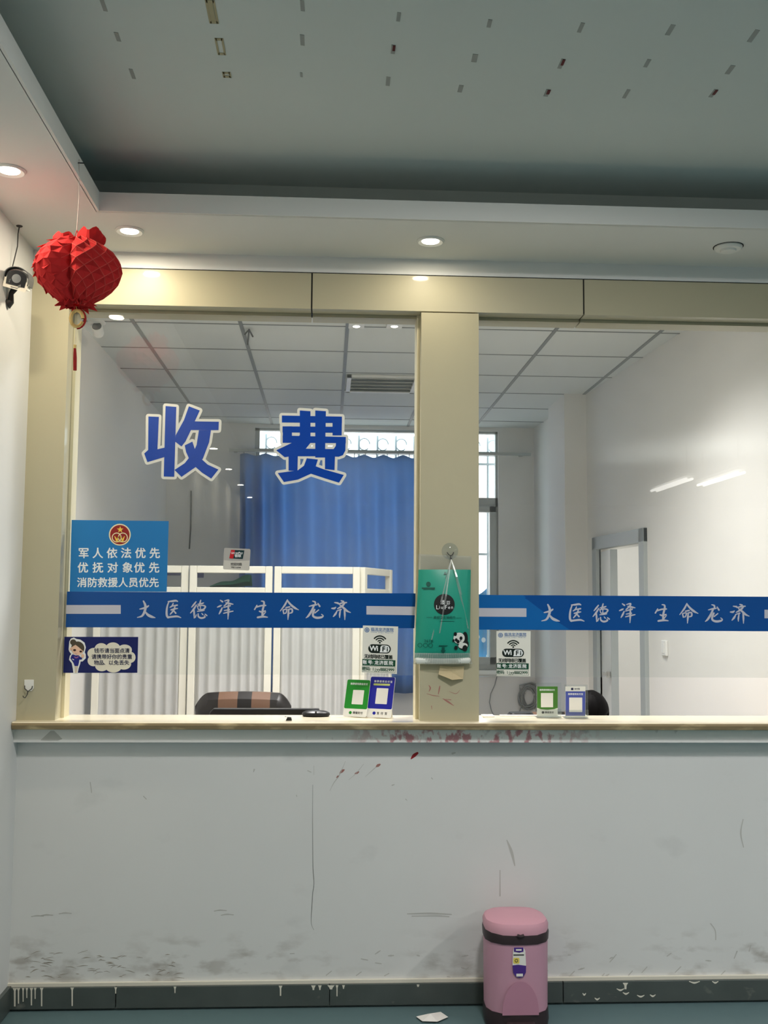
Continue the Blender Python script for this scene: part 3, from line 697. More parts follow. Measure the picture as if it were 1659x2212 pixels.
# bullet camera on the left wall
cc = at(36, 604, -.36); cv = thing('security_camera', cc, 'bullet security camera with grey hood and cream face on the left wall', 'camera')
ax = Vector((.13, -.96, -.20)).normalized(); sx = ax.cross(Vector((0, 0, 1))).normalized(); rl = -.17
sx = Matrix.Rotation(-.20, 3, ax) @ sx; sz = sx.cross(ax)
def cp(a, b_, c): return cc+sx*a+sz*b_+ax*c     # right, up, forward
if sx.x < 0: sx = -sx; sz = -sz
if sz.z < 0: sz = -sz
def hoodring(c, s=1.0, lowcut=-.028):
    pts = [(-.040*s, lowcut*s), (-.040*s, .008*s)]+[(-.040*s*math.cos(t), .010*s+.030*s*math.sin(t)) for t in [PI*k/12 for k in range(13)]]+[(.040*s, .008*s), (.040*s, lowcut*s)]
    return [cp(a, b_, c) for a, b_ in pts]
b = MB().loft([hoodring(-.10, .9), hoodring(-.004, .92)]); b.build('housing', M['white'], cv)
pts = [(-.043*math.cos(t), .010+.034*math.sin(t)) for t in [PI*k/14 for k in range(15)]]
b = MB().loft([[cp(a, b_, c) for a, b_ in [(-.043, -.012)]+pts+[(.043, -.012)]+[(p[0]*.94, p[1]-.002) for p in [(.043, -.012)]+pts[::-1]+[(-.043, -.012)]]] for c in (-.10, .018)]); b.build('sun_hood', M['hood'], cv)
b = MB().loft([[cp(a, b_, c) for a, b_ in ((-.044, -.006), (-.040, -.034), (.036, -.036), (.044, -.008), (.040, .0), (-.040, .0))] for c in (-.004, .004)]); b.build('bezel', M['cream'], cv)
b = MB().loft([[cp(a, b_, c) for a, b_ in [(-.032, -.022)]+[(-.034*math.cos(t), .008+.024*math.sin(t)) for t in [PI*k/12 for k in range(13)]]+[(.032, -.022)]] for c in (0, .006)]); b.build('front_glass', M['camface'], cv)
Rc = Matrix((sx, sz, ax)).transposed()
MB().lathe([(.0125, .006), (.0155, .006), (.0155, .009), (.0125, .009)], cp(0, .003, 0), 28, R=Rc).build('lens_ring', M['chrome'], cv, smooth=True)
MB().lathe([(.0001, .0075), (.011, .0075), (.0125, .006)], cp(0, .003, 0), 28, R=Rc).build('lens', M['blackp'], cv, smooth=True)
for a, bb in ((.017, -.017), (.012, -.021), (-.020, -.006), (-.021, -.013)): MB().ball(cp(a, bb, .006), .004, 8).build('infrared_light', M['chrome'], cv, smooth=True)
b = MB()
for a in (-.012, -.008, -.004, 0, .004, .008): b.box(-.0015, .0015, -.002, .002, .004, .0046, R=Matrix.Translation(cp(a, -.0295, 0)) @ Rc.to_4x4())
b.build('face_lettering', M['hood'], cv)
s0 = cp(-.01, -.028, -.06)
MB().tube([s0, s0-Vector((.012, 0, .02)), Vector((XL+.012, s0.y, s0.z-.05)), Vector((XL, s0.y, s0.z-.055))], [.012, .009, .012, .022], 12).build('bracket', M['blackp'], cv, smooth=True)
cwp = atz(42, 488, ZS)
MB().tube([cwp, cwp+Vector((-.004, .0, -.03)), Vector((XL+.02, cwp.y-.01, ZS-.08)), Vector((XL+.008, cwp.y-.02, ZS-.16)), cp(-.02, .03, -.1)], .0022, 6).lathe([(.012, 0), (.010, -.003), (.0001, -.004)], cwp, 12).build('camera_cable', M['wire'], cv)

# tape scraps left on the raised ceiling
rows = {'front': [(286, 160, 22, 8), (490, 162, 12, 14), (651, 162, 10, 5), (838, 176, 20, 9), (995, 192, 16, 10), (1182, 201, 16, 10), (1353, 203, 20, 8), (1541, 202, 18, 9)],
        'middle': [(254, 80, 20, 9), (476, 101, 36, 14), (653, 87, 24, 9), (849, 107, 20, 9), (1025, 126, 18, 12), (1213, 138, 22, 9), (1398, 137, 18, 9), (1577, 151, 20, 11)],
        'near': [(224, 12, 26, 9), (458, 26, 50, 16), (653, 13, 24, 9), (861, 37, 20, 8), (1057, 51, 18, 9), (1255, 60, 22, 9), (1448, 65, 24, 11), (1627, 78, 28, 11)]}
ordn = ['first', 'second', 'third', 'fourth', 'fifth', 'sixth', 'seventh', 'eighth']
redset = {(849, 107), (1182, 201), (1541, 202), (1213, 138)}
for rn, rw in rows.items():
    for k, (px, py, L, wd) in enumerate(rw):
        a = atz(px, py-L/2, ZU-.001); c = atz(px, py+L/2, ZU-.001); m = (a+c)/2
        hl = abs(a.y-c.y)/2; hw = wd/2*(m-CAM).dot(FW)/F
        big = px in (458, 476, 490); red = (px, py) in redset
        rw_ = {'front': 'ceiling row nearest the soffit', 'middle': 'middle ceiling row', 'near': 'ceiling row farthest from the soffit'}[rn]
        lab = f"{'yellowed tape outline' if big else ('grey tape scrap with red shred' if red else 'plain grey tape scrap')}, {ordn[k]} from left in the {rw_}"
        t = thing('tape_scrap', (m.x, m.y, ZU), lab, 'tape scrap', 'tape scraps on the hall ceiling')
        b = MB(); sk = random.uniform(-.15, .15)
        if big:
            for q in (-1, 1): b.box(m.x+q*hw-.003, m.x+q*hw+.003, m.y-hl, m.y+hl, ZU-.0012, ZU)
            b.box(m.x-hw, m.x+hw, m.y-hl, m.y-hl+.012, ZU-.0012, ZU).box(m.x-hw, m.x+hw, m.y+hl-.012, m.y+hl, ZU-.0012, ZU)
            if px == 458: b.box(m.x-hw*.8, m.x+hw*.6, m.y-hl*.8, m.y+hl, ZU-.0008, ZU)
        else:
            b.prism([(m.x-hw, m.y-hl, ZU), (m.x+hw, m.y-hl*.9, ZU), (m.x+hw*(1+sk), m.y+hl, ZU), (m.x-hw*(1-sk), m.y+hl*.92, ZU)], (0, 0, -.001))
        b.build('tape', M['tape_y'] if big else M['tape'], t)
        if red:
            MB().box(m.x-hw*.3, m.x+hw, m.y-hl*.9, m.y+hl*.2, ZU-.003, ZU-.0012).build('red_shred', M['tape_r'], t)

# ================================================================== SIGNS ON THE GLASS
GF = GY-.006
# big blue characters
A = zoomed(GF, 280, 850, 3.318)
shou = [[(135, 165), (210, 168), (200, 400), (252, 388), (252, 455), (128, 492), (105, 430), (133, 405)], [(258, 90), (335, 97), (320, 597), (245, 595)],
        [(425, 92), (503, 122), (468, 198), (440, 262), (400, 345), (372, 380), (326, 345), (330, 300), (390, 190)], [(455, 200), (640, 203), (637, 263), (440, 262)],
        [(497, 263), (583, 263), (570, 350), (525, 468), (470, 530), (372, 598), (322, 548), (395, 500), (455, 425), (480, 370)],
        [(395, 372), (450, 345), (470, 405), (510, 465), (560, 510), (637, 545), (585, 610), (520, 568), (465, 520), (430, 475), (405, 420)]]
A2 = zoomed(GF, 500, 540, 3.0)
fei = [[(443, 1040), (512, 1045), (512, 1250), (480, 1290), (430, 1330), (345, 1343), (290, 1298), (392, 1250), (443, 1200)], [(543, 1040), (612, 1045), (606, 1345), (543, 1345)],
       [(327, 1073), (716, 1080), (716, 1122), (327, 1118)], [(655, 1080), (716, 1080), (714, 1202), (655, 1202)], [(331, 1143), (716, 1148), (716, 1190), (331, 1185)][:0] or [(331, 1143), (700, 1146), (700, 1185), (331, 1183)],
       [(333, 1143), (392, 1143), (392, 1250), (333, 1248)], [(332, 1203), (741, 1212), (741, 1252), (332, 1250)], [(680, 1212), (741, 1212), (738, 1300), (722, 1330), (695, 1340), (600, 1336), (600, 1290), (662, 1290), (676, 1270)],
       [(400, 1287), (640, 1290), (640, 1337), (360, 1337)], [(370, 1330), (430, 1330), (428, 1432), (370, 1430)], [(606, 1337), (671, 1337), (668, 1427), (606, 1420)],
       [(488, 1350), (560, 1358), (546, 1402), (600, 1422), (728, 1458), (697, 1508), (600, 1478), (515, 1450), (430, 1488), (340, 1504), (300, 1446), (430, 1428), (470, 1398)]]
for ch, a, strokes, rr_, lab in (('收', A, shou, 19, 'large blue character sticker with white edge on the left pane, first of the two'), ('费', A2, fei, 17, 'large blue character sticker with white edge on the left pane, second of the two')):
    c = a.p(400 if a is A else 520, 350 if a is A else 1270, 0); t = thing('character_sticker', c, lab, 'sticker', 'two large character stickers')
    b = MB()
    for st in strokes: a.fat(b, st, rr_, 1)
    b.build('white_edge', M['sticker_white'], t, fix=False)
    b = MB()
    for k, st in enumerate(strokes): a.poly(b, st, 2)
    b.build('character', M['sticker_blue'], t, fix=False)
# priority sign
A = zoomed(GF, 150, 1115, 7.541); t = thing('priority_sign', A.p(800, 640, 0), 'bright blue sign with round red emblem and three rows of white characters', 'sign')
b = MB(); A.poly(b, [(38, 62), (1618, 80), (1585, 1232), (5, 1228)], 2); b.build('panel', M['sign_blue'], t)
b = MB()
for row, y, h in (([(232, '军'), (463, '人'), (695, '依'), (925, '法'), (1157, '优'), (1390, '先')], 607, 180), ([(220, '优'), (465, '抚'), (705, '对'), (948, '象'), (1140, '优'), (1380, '先')], 843, 180), ([(205, '消'), (373, '防'), (540, '救'), (708, '援'), (875, '人'), (1043, '员'), (1210, '优'), (1378, '先')], 1085, 166)):
    for x, ch in row: A.text(b, ch, x, y, h, 3.2, .022)
b.build('lettering', M['sign_white'], t, fix=False)
b = MB(); A.disc(b, 822, 302, 178, 3); A.disc(b, 822, 302, 158, 4, 1)
def star(cx, cy, R, n=5, k=.42): return [(cx+(R if i % 2 == 0 else R*k)*math.sin(PI*i/n), cy-(R if i % 2 == 0 else R*k)*math.cos(PI*i/n)) for i in range(2*n)]
A.poly(b, star(829, 220, 56), 5, 2); A.ring(b, 772, 348, 80, 66, 5, mi=0); A.ring(b, 872, 348, 80, 66, 5, mi=0)
for cx in (775, 868):
    A.brush(b, [(cx-35, 330, 12), (cx-15, 370, 22), (cx, 408, 20)], 5, 2); A.brush(b, [(cx+30, 330, 12), (cx+12, 370, 22), (cx-2, 408, 20)], 5, 2)
A.rect(b, 760, 400, 885, 425, 5, 2)
b.build('emblem', [M['emblem_cream'], M['maroon'], M['star_yellow']], t, fix=False)
# slogan banners with brush lettering
Z = {'大': ((292, 292), [[(255, 180, 20), (278, 230, 32), (282, 280, 34), (262, 345, 32), (230, 388, 26), (172, 405, 10)], [(205, 290, 14), (250, 280, 24), (300, 262, 26), (325, 245, 18)], [(282, 330, 20), (320, 372, 36), (370, 396, 34), (415, 408, 10)]]),
     '医': ((668, 297), [[(595, 190, 14), (650, 185, 26), (700, 178, 26), (725, 188, 16)], [(605, 195, 16), (585, 250, 22), (575, 320, 28), (578, 385, 30), (600, 410, 26)], [(590, 408, 28), (650, 400, 26), (720, 395, 26), (770, 412, 10)], [(665, 215, 14), (650, 250, 22), (620, 270, 14)], [(640, 255, 16), (720, 240, 22)], [(635, 305, 18), (690, 290, 22), (725, 285, 14)], [(690, 260, 16), (670, 310, 24), (625, 365, 16)], [(670, 315, 18), (700, 350, 22)]]),
     '德': ((1022, 295), [[(980, 190, 16), (950, 230, 24), (920, 265, 12)], [(985, 235, 16), (950, 290, 26), (905, 345, 12)], [(950, 290, 18), (955, 350, 24), (955, 415, 10)], [(1005, 225, 14), (1060, 215, 22), (1085, 205, 14)], [(1045, 170, 16), (1035, 205, 20), (1020, 245, 14)], [(1000, 255, 14), (1012, 295, 14)], [(1000, 250, 14), (1070, 240, 18), (1110, 258, 22), (1080, 295, 20), (1015, 298, 14)], [(1042, 250, 10), (1040, 290, 10)], [(1000, 322, 14), (1070, 312, 18), (1095, 308, 10)], [(985, 370, 14), (970, 405, 18)], [(1010, 355, 14), (1015, 395, 22), (1055, 415, 26), (1105, 400, 22), (1095, 380, 10)], [(1060, 350, 12), (1075, 368, 16)], [(1105, 360, 14), (1130, 380, 18)]]),
     '泽': ((1385, 297), [[(1315, 170, 14), (1345, 190, 24)], [(1275, 265, 14), (1310, 250, 24), (1330, 240, 12)], [(1340, 275, 16), (1320, 320, 26), (1298, 358, 14)], [(1375, 180, 14), (1430, 168, 22), (1410, 210, 22), (1365, 250, 14)], [(1390, 205, 14), (1440, 215, 26), (1490, 225, 12)], [(1360, 270, 14), (1450, 245, 22)], [(1370, 312, 14), (1440, 300, 20)], [(1360, 350, 14), (1430, 332, 20), (1490, 320, 14)], [(1425, 235, 18), (1425, 330, 26), (1420, 430, 10)]]),
     '生': ((215, 297), [[(220, 180, 14), (255, 190, 24), (255, 240, 26), (238, 310, 28), (235, 395, 28)], [(160, 240, 18), (128, 295, 20)], [(150, 265, 18), (215, 245, 22), (280, 240, 20)], [(195, 320, 20), (225, 330, 22), (275, 315, 18)], [(170, 405, 26), (240, 395, 28), (305, 402, 14)], [(280, 330, 14), (240, 380, 18)]]),
     '命': ((605, 300), [[(580, 165, 16), (545, 235, 26), (482, 318, 10)], [(580, 175, 22), (625, 230, 28), (680, 275, 30), (732, 302, 8)], [(560, 272, 18), (610, 262, 22)], [(520, 310, 18), (530, 355, 18)], [(520, 305, 16), (570, 295, 18), (560, 345, 18), (530, 352, 12)], [(590, 300, 16), (640, 290, 22), (645, 335, 22), (610, 350, 14)], [(597, 305, 20), (592, 370, 26), (587, 435, 8)]]),
     '龙': ((957, 297), [[(925, 178, 12), (960, 190, 24), (965, 220, 22)], [(880, 250, 12), (940, 235, 24), (990, 228, 14)], [(1000, 210, 16), (1025, 250, 24)], [(945, 240, 24), (915, 310, 30), (870, 380, 28), (838, 408, 10)], [(955, 295, 24), (935, 340, 28), (935, 385, 28), (985, 408, 32), (1050, 400, 28), (1072, 380, 18), (1050, 360, 8)], [(1010, 300, 16), (960, 340, 18)]]),
     '济': ((1318, 305), [[(1230, 205, 14), (1275, 212, 26)], [(1190, 285, 16), (1225, 285, 28), (1245, 270, 14)], [(1260, 330, 16), (1240, 365, 28), (1212, 398, 14)], [(1320, 180, 16), (1350, 190, 24)], [(1280, 225, 14), (1340, 210, 22), (1395, 205, 16)], [(1370, 215, 16), (1330, 255, 30), (1270, 290, 14)], [(1300, 235, 14), (1350, 275, 28), (1400, 320, 28), (1448, 342, 8)], [(1310, 310, 16), (1300, 370, 24), (1300, 412, 10)], [(1365, 300, 20), (1370, 370, 26), (1370, 440, 8)], [(1260, 320, 14), (1320, 300, 20)]])}
A = pix(GF)
def slogan(t, xs, cy0, slope):
    for ch, x in zip('大医德泽生命龙济', xs):
        (cx, cy), st = Z[ch]; b = MB()
        for s_ in st: A.brush(b, [(x+(p[0]-cx)/6.38, cy0+slope*(x-xs[0])+(p[1]-cy)/6.38, p[2]/6.38) for p in s_], 3)
        b.build('brush_character', M['silver'], t, fix=False)
t = thing('banner', A.p(520, 1318, 0), 'dark blue banner strip with white brush characters across the left pane', 'banner', 'blue slogan banners on the glass')
b = MB(); A.poly(b, [(145, 1277.8), (898, 1281.8), (895, 1357), (142, 1355)], 2.2); b.build('strip', M['banner_dark'], t)
slogan(t, (315.8, 374.7, 430, 487, 563.7, 624.8, 680, 736.6), 1316, .003)
b = MB(); A.poly(b, [(143, 1307), (261, 1307), (261, 1326), (142.5, 1326)], 3); b.build('silver_bar', M['silver'], t); b = MB(); A.poly(b, [(791.5, 1309), (897, 1310.5), (896, 1329), (791.5, 1327.5)], 3); b.build('silver_bar', M['silver'], t)
t = thing('banner', A.p(1380, 1324, 0), 'blue banner strip with white brush characters and paler left end across the right pane', 'banner', 'blue slogan banners on the glass')
xe = 1874
b = MB(); A.poly(b, [(1034.5, 1285), (xe, 1290.5), (xe, 1365), (1034.5, 1360)], 2.2); b.build('strip', M['banner_dark'], t)
b = MB(); A.poly(b, [(1034.5, 1285.2), (1130, 1286), (1136, 1290), (1133, 1292), (1140, 1296), (1165, 1315), (1195, 1337), (1231, 1360.5), (1034.5, 1360)], 2.8); b.build('pale_overlap', M['banner_light'], t)
slogan(t, (1189, 1245.5, 1299, 1355, 1429, 1487.5, 1542, 1597.5), 1323.5, .004)
b = MB(); A.poly(b, [(1034.5, 1313.5), (1137, 1314), (1137, 1332.5), (1034.5, 1332)], 3.4); b.build('silver_bar', M['silver'], t); b = MB(); A.poly(b, [(1651, 1317), (1756, 1318), (1756, 1336.5), (1651, 1335.5)], 3.4); b.build('silver_bar', M['silver'], t)
# cash reminder sign with a small cartoon clerk
A = zoomed(GF, 120, 1350, 8.295); t = thing('reminder_sign', A.p(800, 530, 0), 'small navy sign with a cartoon woman and white speech bubble, on the left pane', 'sign')
b = MB(); A.poly(b, [(160, 212), (1482, 215), (1465, 858), (138, 858)], 2); b.build('panel', M['navy'], t)
b = MB()
for e in ((820, 430, 120, 105), (1030, 412, 130, 100), (1240, 450, 130, 100), (1340, 580, 95, 100), (1225, 700, 130, 100), (1040, 760, 140, 92), (830, 730, 120, 100), (680, 640, 105, 100), (690, 510, 118, 100), (1000, 590, 350, 200)): A.disc(b, e[0], e[1], e[2], 3, ry=e[3], n=28)
b.build('speech_bubble', M['bubble'], t, fix=False)
b = MB(); A.line(b, '钱币请当面点清', 738, 1285, 463, 92, 4, .02); A.line(b, '请携带好你的贵重', 690, 1330, 572, 92, 4, .02)
for x, ch in ((735, '物'), (822, '品'), (905, '、'), (995, '以'), (1090, '免'), (1185, '丢'), (1278, '失')): A.text(b, ch, x, 678, 92, 4, .02)
b.build('lettering', M['ink_navy'], t, fix=False)
b = MB(); mi = dict(w=0, h=1, s=2, e=3, u=4, c=5, l=6)
sil = [(262, 300), (285, 255), (330, 240), (375, 265), (440, 275), (510, 325), (530, 400), (510, 490), (528, 530), (530, 590), (480, 640), (440, 640), (430, 690), (400, 780), (385, 858), (335, 858), (325, 780), (305, 680), (258, 620), (270, 560), (300, 520), (262, 470), (250, 440)]
A.fat(b, sil, 14, 3, mi['w'])
A.disc(b, 400, 415, 118, 4, mi['h'], ry=120); A.disc(b, 318, 310, 55, 4, mi['h'], ry=52); A.poly(b, [(285, 400), (360, 355), (420, 400), (500, 470), (470, 520), (400, 545), (330, 520), (295, 470)], 5, mi['s'])
A.disc(b, 272, 430, 16, 5, mi['s'], ry=24); A.disc(b, 345, 450, 26, 6, mi['e'], ry=19); A.disc(b, 455, 475, 24, 6, mi['e'], ry=18); A.brush(b, [(355, 505, 3), (372, 516, 7), (392, 512, 3)], 6, mi['c'])
A.poly(b, [(310, 525), (360, 545), (420, 545), (445, 575), (480, 590), (470, 620), (428, 620), (420, 680), (405, 735), (345, 735), (325, 680), (300, 640), (270, 600), (285, 550)], 5, mi['u'])
A.poly(b, [(335, 560), (375, 575), (420, 555), (410, 585), (375, 600), (345, 590)], 6, mi['c']); A.disc(b, 490, 555, 28, 6, mi['s'], ry=36); A.poly(b, [(345, 735), (372, 735), (365, 858), (350, 858)], 5, mi['l']); A.poly(b, [(380, 735), (405, 735), (380, 858), (366, 858)], 5, mi['l'])
A.poly(b, [(300, 600), (335, 620), (330, 632), (305, 618)], 6, mi['w'])
b.build('cartoon_woman', [M['sign_white'], M['toon_hair'], M['toon_skin'], M['toon_eye'], M['toon_suit'], M['toon_scarf'], M['toon_leg']], t, fix=False)
# wifi notices
def bil(q): return lambda s, v: at(*[(1-v)*((1-s)*q[0][k]+s*q[1][k])+v*((1-s)*q[3][k]+s*q[2][k]) for k in (0, 1)], GF)
def wifi(q, label, grp):
    f = bil(q); A = Art(lambda x, y: f((x-632)/576, (y-390)/775), (0, -1, 0)); t = thing('wifi_notice', A.p(920, 770, 0), label, 'notice', grp)
    b = MB(); A.rect(b, 632, 390, 1208, 1165, 4.0); b.build('sheet', M['wifi_white'], t)
    b = MB(); A.ring(b, 700, 462, 40, 30, 5); A.ring(b, 700, 462, 22, 13, 5); A.disc(b, 700, 462, 8, 5); A.line(b, '临洮龙济医院', 795, 1105, 450, 62, 5, .014)
    A.rect(b, 765, 478, 1132, 481, 5); A.line(b, 'Lintao Longji Hospital', 772, 1126, 497, 24, 5, .01); b.build('hospital_name', M['wifi_blue'], t, fix=False)
    b = MB(); A.disc(b, 915, 664, 15, 5)
    for ro, ri in ((52, 34), (90, 70), (128, 106)): A.ring(b, 915, 672, ro, ri, 5, 215, 325, n=14)
    A.rect(b, 727, 693, 1097, 838, 5, r=70); b2 = MB(); A.poly(b2, [(925, 735), (950, 708), (1025, 708), (1060, 718), (1080, 765), (1060, 812), (1025, 823), (915, 823), (925, 790)], 6)
    A.text(b2, 'W', 810, 765, 118, 6, .03); A.text(b2, 'i', 878, 765, 118, 6, .03); b2.build('logo_white', M['sign_white'], t, fix=False)
    A.text(b, 'F', 980, 770, 112, 7, .03); A.text(b, 'i', 1040, 770, 112, 7, .03)
    A.line(b, '无线网络已覆盖', 697, 1098, 898, 74, 5, .03); b.build('logo', M['wifi_black'], t, fix=False)
    b = MB(); A.rect(b, 632, 943, 1178, 1045, 5)
    for x0, y0, x1, y1 in ((628, 1054, 1178, 1058), (628, 1146, 1178, 1150), (628, 1054, 632, 1150), (1174, 1054, 1178, 1150)): A.rect(b, x0, y0, x1, y1, 5)
    for x, ch in ((665, '密'), (728, '码'), (770, ':')): A.text(b, ch, x, 1103, 66, 5, .03)
    A.line(b, 'ljyy8882999', 815, 1145, 1106, 72, 5, .02); b.build('password_box', M['wifi_green'], t, fix=False)
    b = MB()
    for x, ch in ((675, '账'), (760, '号'), (806, ':'), (868, '龙'), (945, '济'), (1022, '医'), (1105, '院')): A.text(b, ch, x, 995, 74, 6, .025)
    b.build('account_lettering', M['sign_white'], t, fix=False)
wifi([(783.8, 1351), (860, 1353.3), (857.3, 1455.8), (782, 1452.5)], 'white wifi notice on the left pane, overlapping the bottom edge of its banner', 'wifi notices on the glass')
wifi([(1072.2, 1363), (1146, 1363.3), (1145.5, 1461), (1072.5, 1460)], 'white wifi notice on the right pane, hanging under its banner near the window', 'wifi notices on the glass')
# card plate
A = zoomed(GF, 100, 1090, 3.318); t = thing('card_payment_plate', A.p(1365, 390, 0), 'small grey plate with a red and black card logo on the left pane', 'plate')
b = MB(); A.poly(b, [(1280, 310), (1458, 318), (1464, 326), (1456, 466), (1450, 472), (1274, 464), (1267, 456), (1275, 316)], 3); b.build('plate', M['plate_grey'], t)
b = MB(); A.poly(b, [(1273, 398), (1330, 404), (1400, 404), (1459, 400), (1455, 468), (1449, 471), (1274, 463), (1268, 456)], 4); b.build('plate_lower', M['plate_light'], t)
b = MB(); A.poly(b, [(1325, 325), (1420, 328), (1408, 390), (1312, 385)], 5, 1); A.poly(b, [(1325, 325), (1352, 326), (1340, 387), (1312, 385)], 6, 0); A.line(b, 'UnionPay', 1332, 1404, 347, 21, 7, .02, 2); A.line(b, '银联', 1362, 1386, 368, 24, 7, .02, 2)
b.build('logo', [M['union_red'], M['union_teal'], M['sign_white']], t, fix=False)
b = MB(); A.line(b, '欢迎光临', 1332, 1392, 428, 22, 5, .02); A.line(b, 'Welcome', 1334, 1390, 450, 18, 5, .015); b.build('lettering', M['text_dark'], t, fix=False)

# ================================================================== THINGS ON THE COUNTER
def card_frame(O, phi, psi):
    u = Vector((math.cos(phi), -math.sin(phi), 0)); v = Vector((math.sin(psi)*math.sin(phi), math.sin(psi)*math.cos(phi), math.cos(psi))); n = v.cross(u) if (v.cross(u)).y < 0 else u.cross(v)
    return u, v, n
def payment(px, py, wd, ht, phi, psi, Y, top, qr, qx, label, txt, brand, dot, pale=False):
    O = atz(px, py, zc+.003); O.y = Y; O.x = at(px, py, Y).x
    u, v, n = card_frame(O, phi, psi)
    A = Art(lambda x, y: O+u*x+v*(ht-y), n, .0006); t = thing('payment_card_stand', O+u*wd/2, label, 'payment stand', 'scan-to-pay cards on the counter')
    b = MB(); A.rect(b, 0, 0, wd, ht, 0, r=.006); ft = MB()
    b.build('back_board', M['white'], t, solid=.002); 
    ft.prism([O+u*.01+v*.06-n*.002, O+u*(wd-.01)+v*.06-n*.002, O+u*(wd-.01)-n*.05-Vector((0, 0, O.z-zc-.001-.05*n.z)), O+u*.01-n*.05-Vector((0, 0, O.z-zc-.001-.05*n.z))], -n*.002); ft.build('rear_strut', M['white'], t)
    b = MB(); A.rect(b, 0, 0, wd, ht*.79, 1.5, r=.006); b.build('colour_field', top, t)
    b = MB(); A.rect(b, qx, ht*.28, qx+wd*.48, ht*.67, 2.5, r=.002); b.build('blank_code_panel', M['qr_white'], t)
    b = MB(); A.line(b, txt, wd*.2, wd*.86, ht*.115, wd*.095, 2.5, .02); b.build('lettering', M['sign_white'], t, fix=False)
    b = MB(); A.disc(b, wd*.30, ht*.90, wd*.062, 2.5); b.build('logo_dot', dot, t)
    b = MB(); A.line(b, brand, wd*.46, wd*.78, ht*.90, wd*.11, 2.5, .02); b.build('brand_lettering', M['text_dark'], t, fix=False)
    if pale:
        b = MB(); A.rect(b, wd*.14, ht*.165, wd*.82, ht*.215, 2.5, r=.003); b.build('pale_strip', M['pay_pale'], t)
payment(741, 1551.5, .098, .146, .42, .30, .135, M['pay_green'], True, .030, 'green scan-to-pay card leaning on the counter beside the blue one', '推荐使用微信支付', '微信支付', M['pay_green'])
payment(791.5, 1552.5, .102, .160, .42, .30, .105, M['pay_blue'], True, .030, 'deep blue scan-to-pay card leaning on the counter next to the middle pillar', '推荐使用支付宝', '支付宝', M['pay_blue'], True)
def stand(x0, x1, y0, y1, px0, px1, py0, py1, Y, lab, fn):
    A = zoomed(Y, 1040, 1340, 5.53); pb = A.p((x0+x1)/2, y1, 0); pb.z = zc
    t = thing('acrylic_card_stand', pb, lab, 'payment stand', 'clear stands with pay cards on the right')
    a, c = A.p(x0, y0, 0), A.p(x1, y1, 0)
    MB().box(a.x, c.x, Y+.0012, Y+.003, zc+.001, a.z).build('front_sheet', M['acrylic'], t); MB().box(a.x, c.x, Y-.006, Y-.0042, zc+.001, a.z*.25+zc*.75).build('holder_lip', M['acrylic'], t); MB().box(a.x, c.x, Y-.006, Y+.06, zc, zc+.002).build('foot', M['acrylic'], t)
    fn(A, t)
def g_card(A, t):
    b = MB(); A.rect(b, 665, 790, 910, 1140, 1); b.build('card', M['wifi_white'], t)
    b = MB(); A.poly(b, [(665, 790), (910, 790), (910, 1045), (870, 1060), (788, 1070), (710, 1062), (665, 1045)], 2); b.build('colour_field', M['pay_green_dark'], t)
    b = MB(); A.rect(b, 710, 868, 855, 1038, 3, r=4); b.build('blank_code_panel', M['qr_white'], t)
    b = MB(); A.line(b, '推荐使用微信支付', 704, 864, 832, 24, 3, .02); b.build('lettering', M['sign_white'], t, fix=False)
    b = MB(); A.disc(b, 734, 1100, 15, 3); A.line(b, '微信支付', 770, 850, 1100, 26, 3, .02); b.build('brand_lettering', M['text_dark'], t, fix=False)
def b_card(A, t):
    b = MB(); A.rect(b, 1003, 790, 1242, 1142, 1); b.build('card', M['wifi_white'], t)
    b = MB(); A.rect(b, 1005, 848, 1240, 1140, 2); b.build('colour_field', M['pay_violet'], t)
    b = MB(); A.rect(b, 1047, 922, 1203, 1095, 3, r=4); b.build('blank_code_panel', M['qr_white'], t)
    b = MB(); A.line(b, '推荐使用支付宝', 1045, 1200, 882, 26, 3, .02); b.build('lettering', M['sign_white'], t, fix=False)
    b = MB(); A.rect(b, 1070, 806, 1098, 834, 2, r=5); A.line(b, '支付宝', 1120, 1164, 820, 24, 2, .02); b.build('brand_lettering', M['ink_navy'], t, fix=False)
stand(655, 955, 745, 1150, 0, 0, 0, 0, .115, 'green scan-to-pay card in a clear stand on the right counter', g_card)
stand(992, 1275, 768, 1168, 0, 0, 0, 0, .095, 'violet blue scan-to-pay card in a clear stand on the right counter', b_card)
# small dark things on the worktop
p = atz(682, 1551, zc); t = thing('computer_mouse', (p.x, .15, zc), 'rounded black mouse lying on the counter beside the pay cards', 'mouse')
c = Vector((p.x, .15, zc)); b = MB()
b.loft([[c+Vector((.056*s*math.cos(a), .034*s*math.sin(a), z)) for a in [2*PI*k/24 for k in range(24)]] for s, z in ((.88, 0), (1, .006), (.96, .015), (.75, .021), (.35, .024))]); b.build('shell', M['blackp'], t, smooth=True)
MB().box(c.x-.004, c.x+.004, c.y-.03, c.y-.012, zc+.018, zc+.024).build('wheel', M['hood'], t)
p = at(624, 1550, .0); t = thing('binder_clip', (p.x, .0, zc), 'tiny black clip lying on the counter edge below the striped chair', 'clip')
b = MB().prism([(p.x-.012, -.008, zc), (p.x+.012, -.008, zc), (p.x+.009, -.008, zc+.012), (p.x-.005, -.008, zc+.014)], (0, .018, 0)); b.build('jaw', M['blackp'], t, bevel=.002)
MB().tube([(p.x-.004, -.002, zc+.012), (p.x-.014, -.002, zc+.016), (p.x-.016, .006, zc+.014), (p.x-.004, .008, zc+.012)], .0012, 6).build('wire_arm', M['chrome'], t)
b = MB(); x0, x1 = at(1041, 1553, .16).x, at(1066, 1553, .16).x
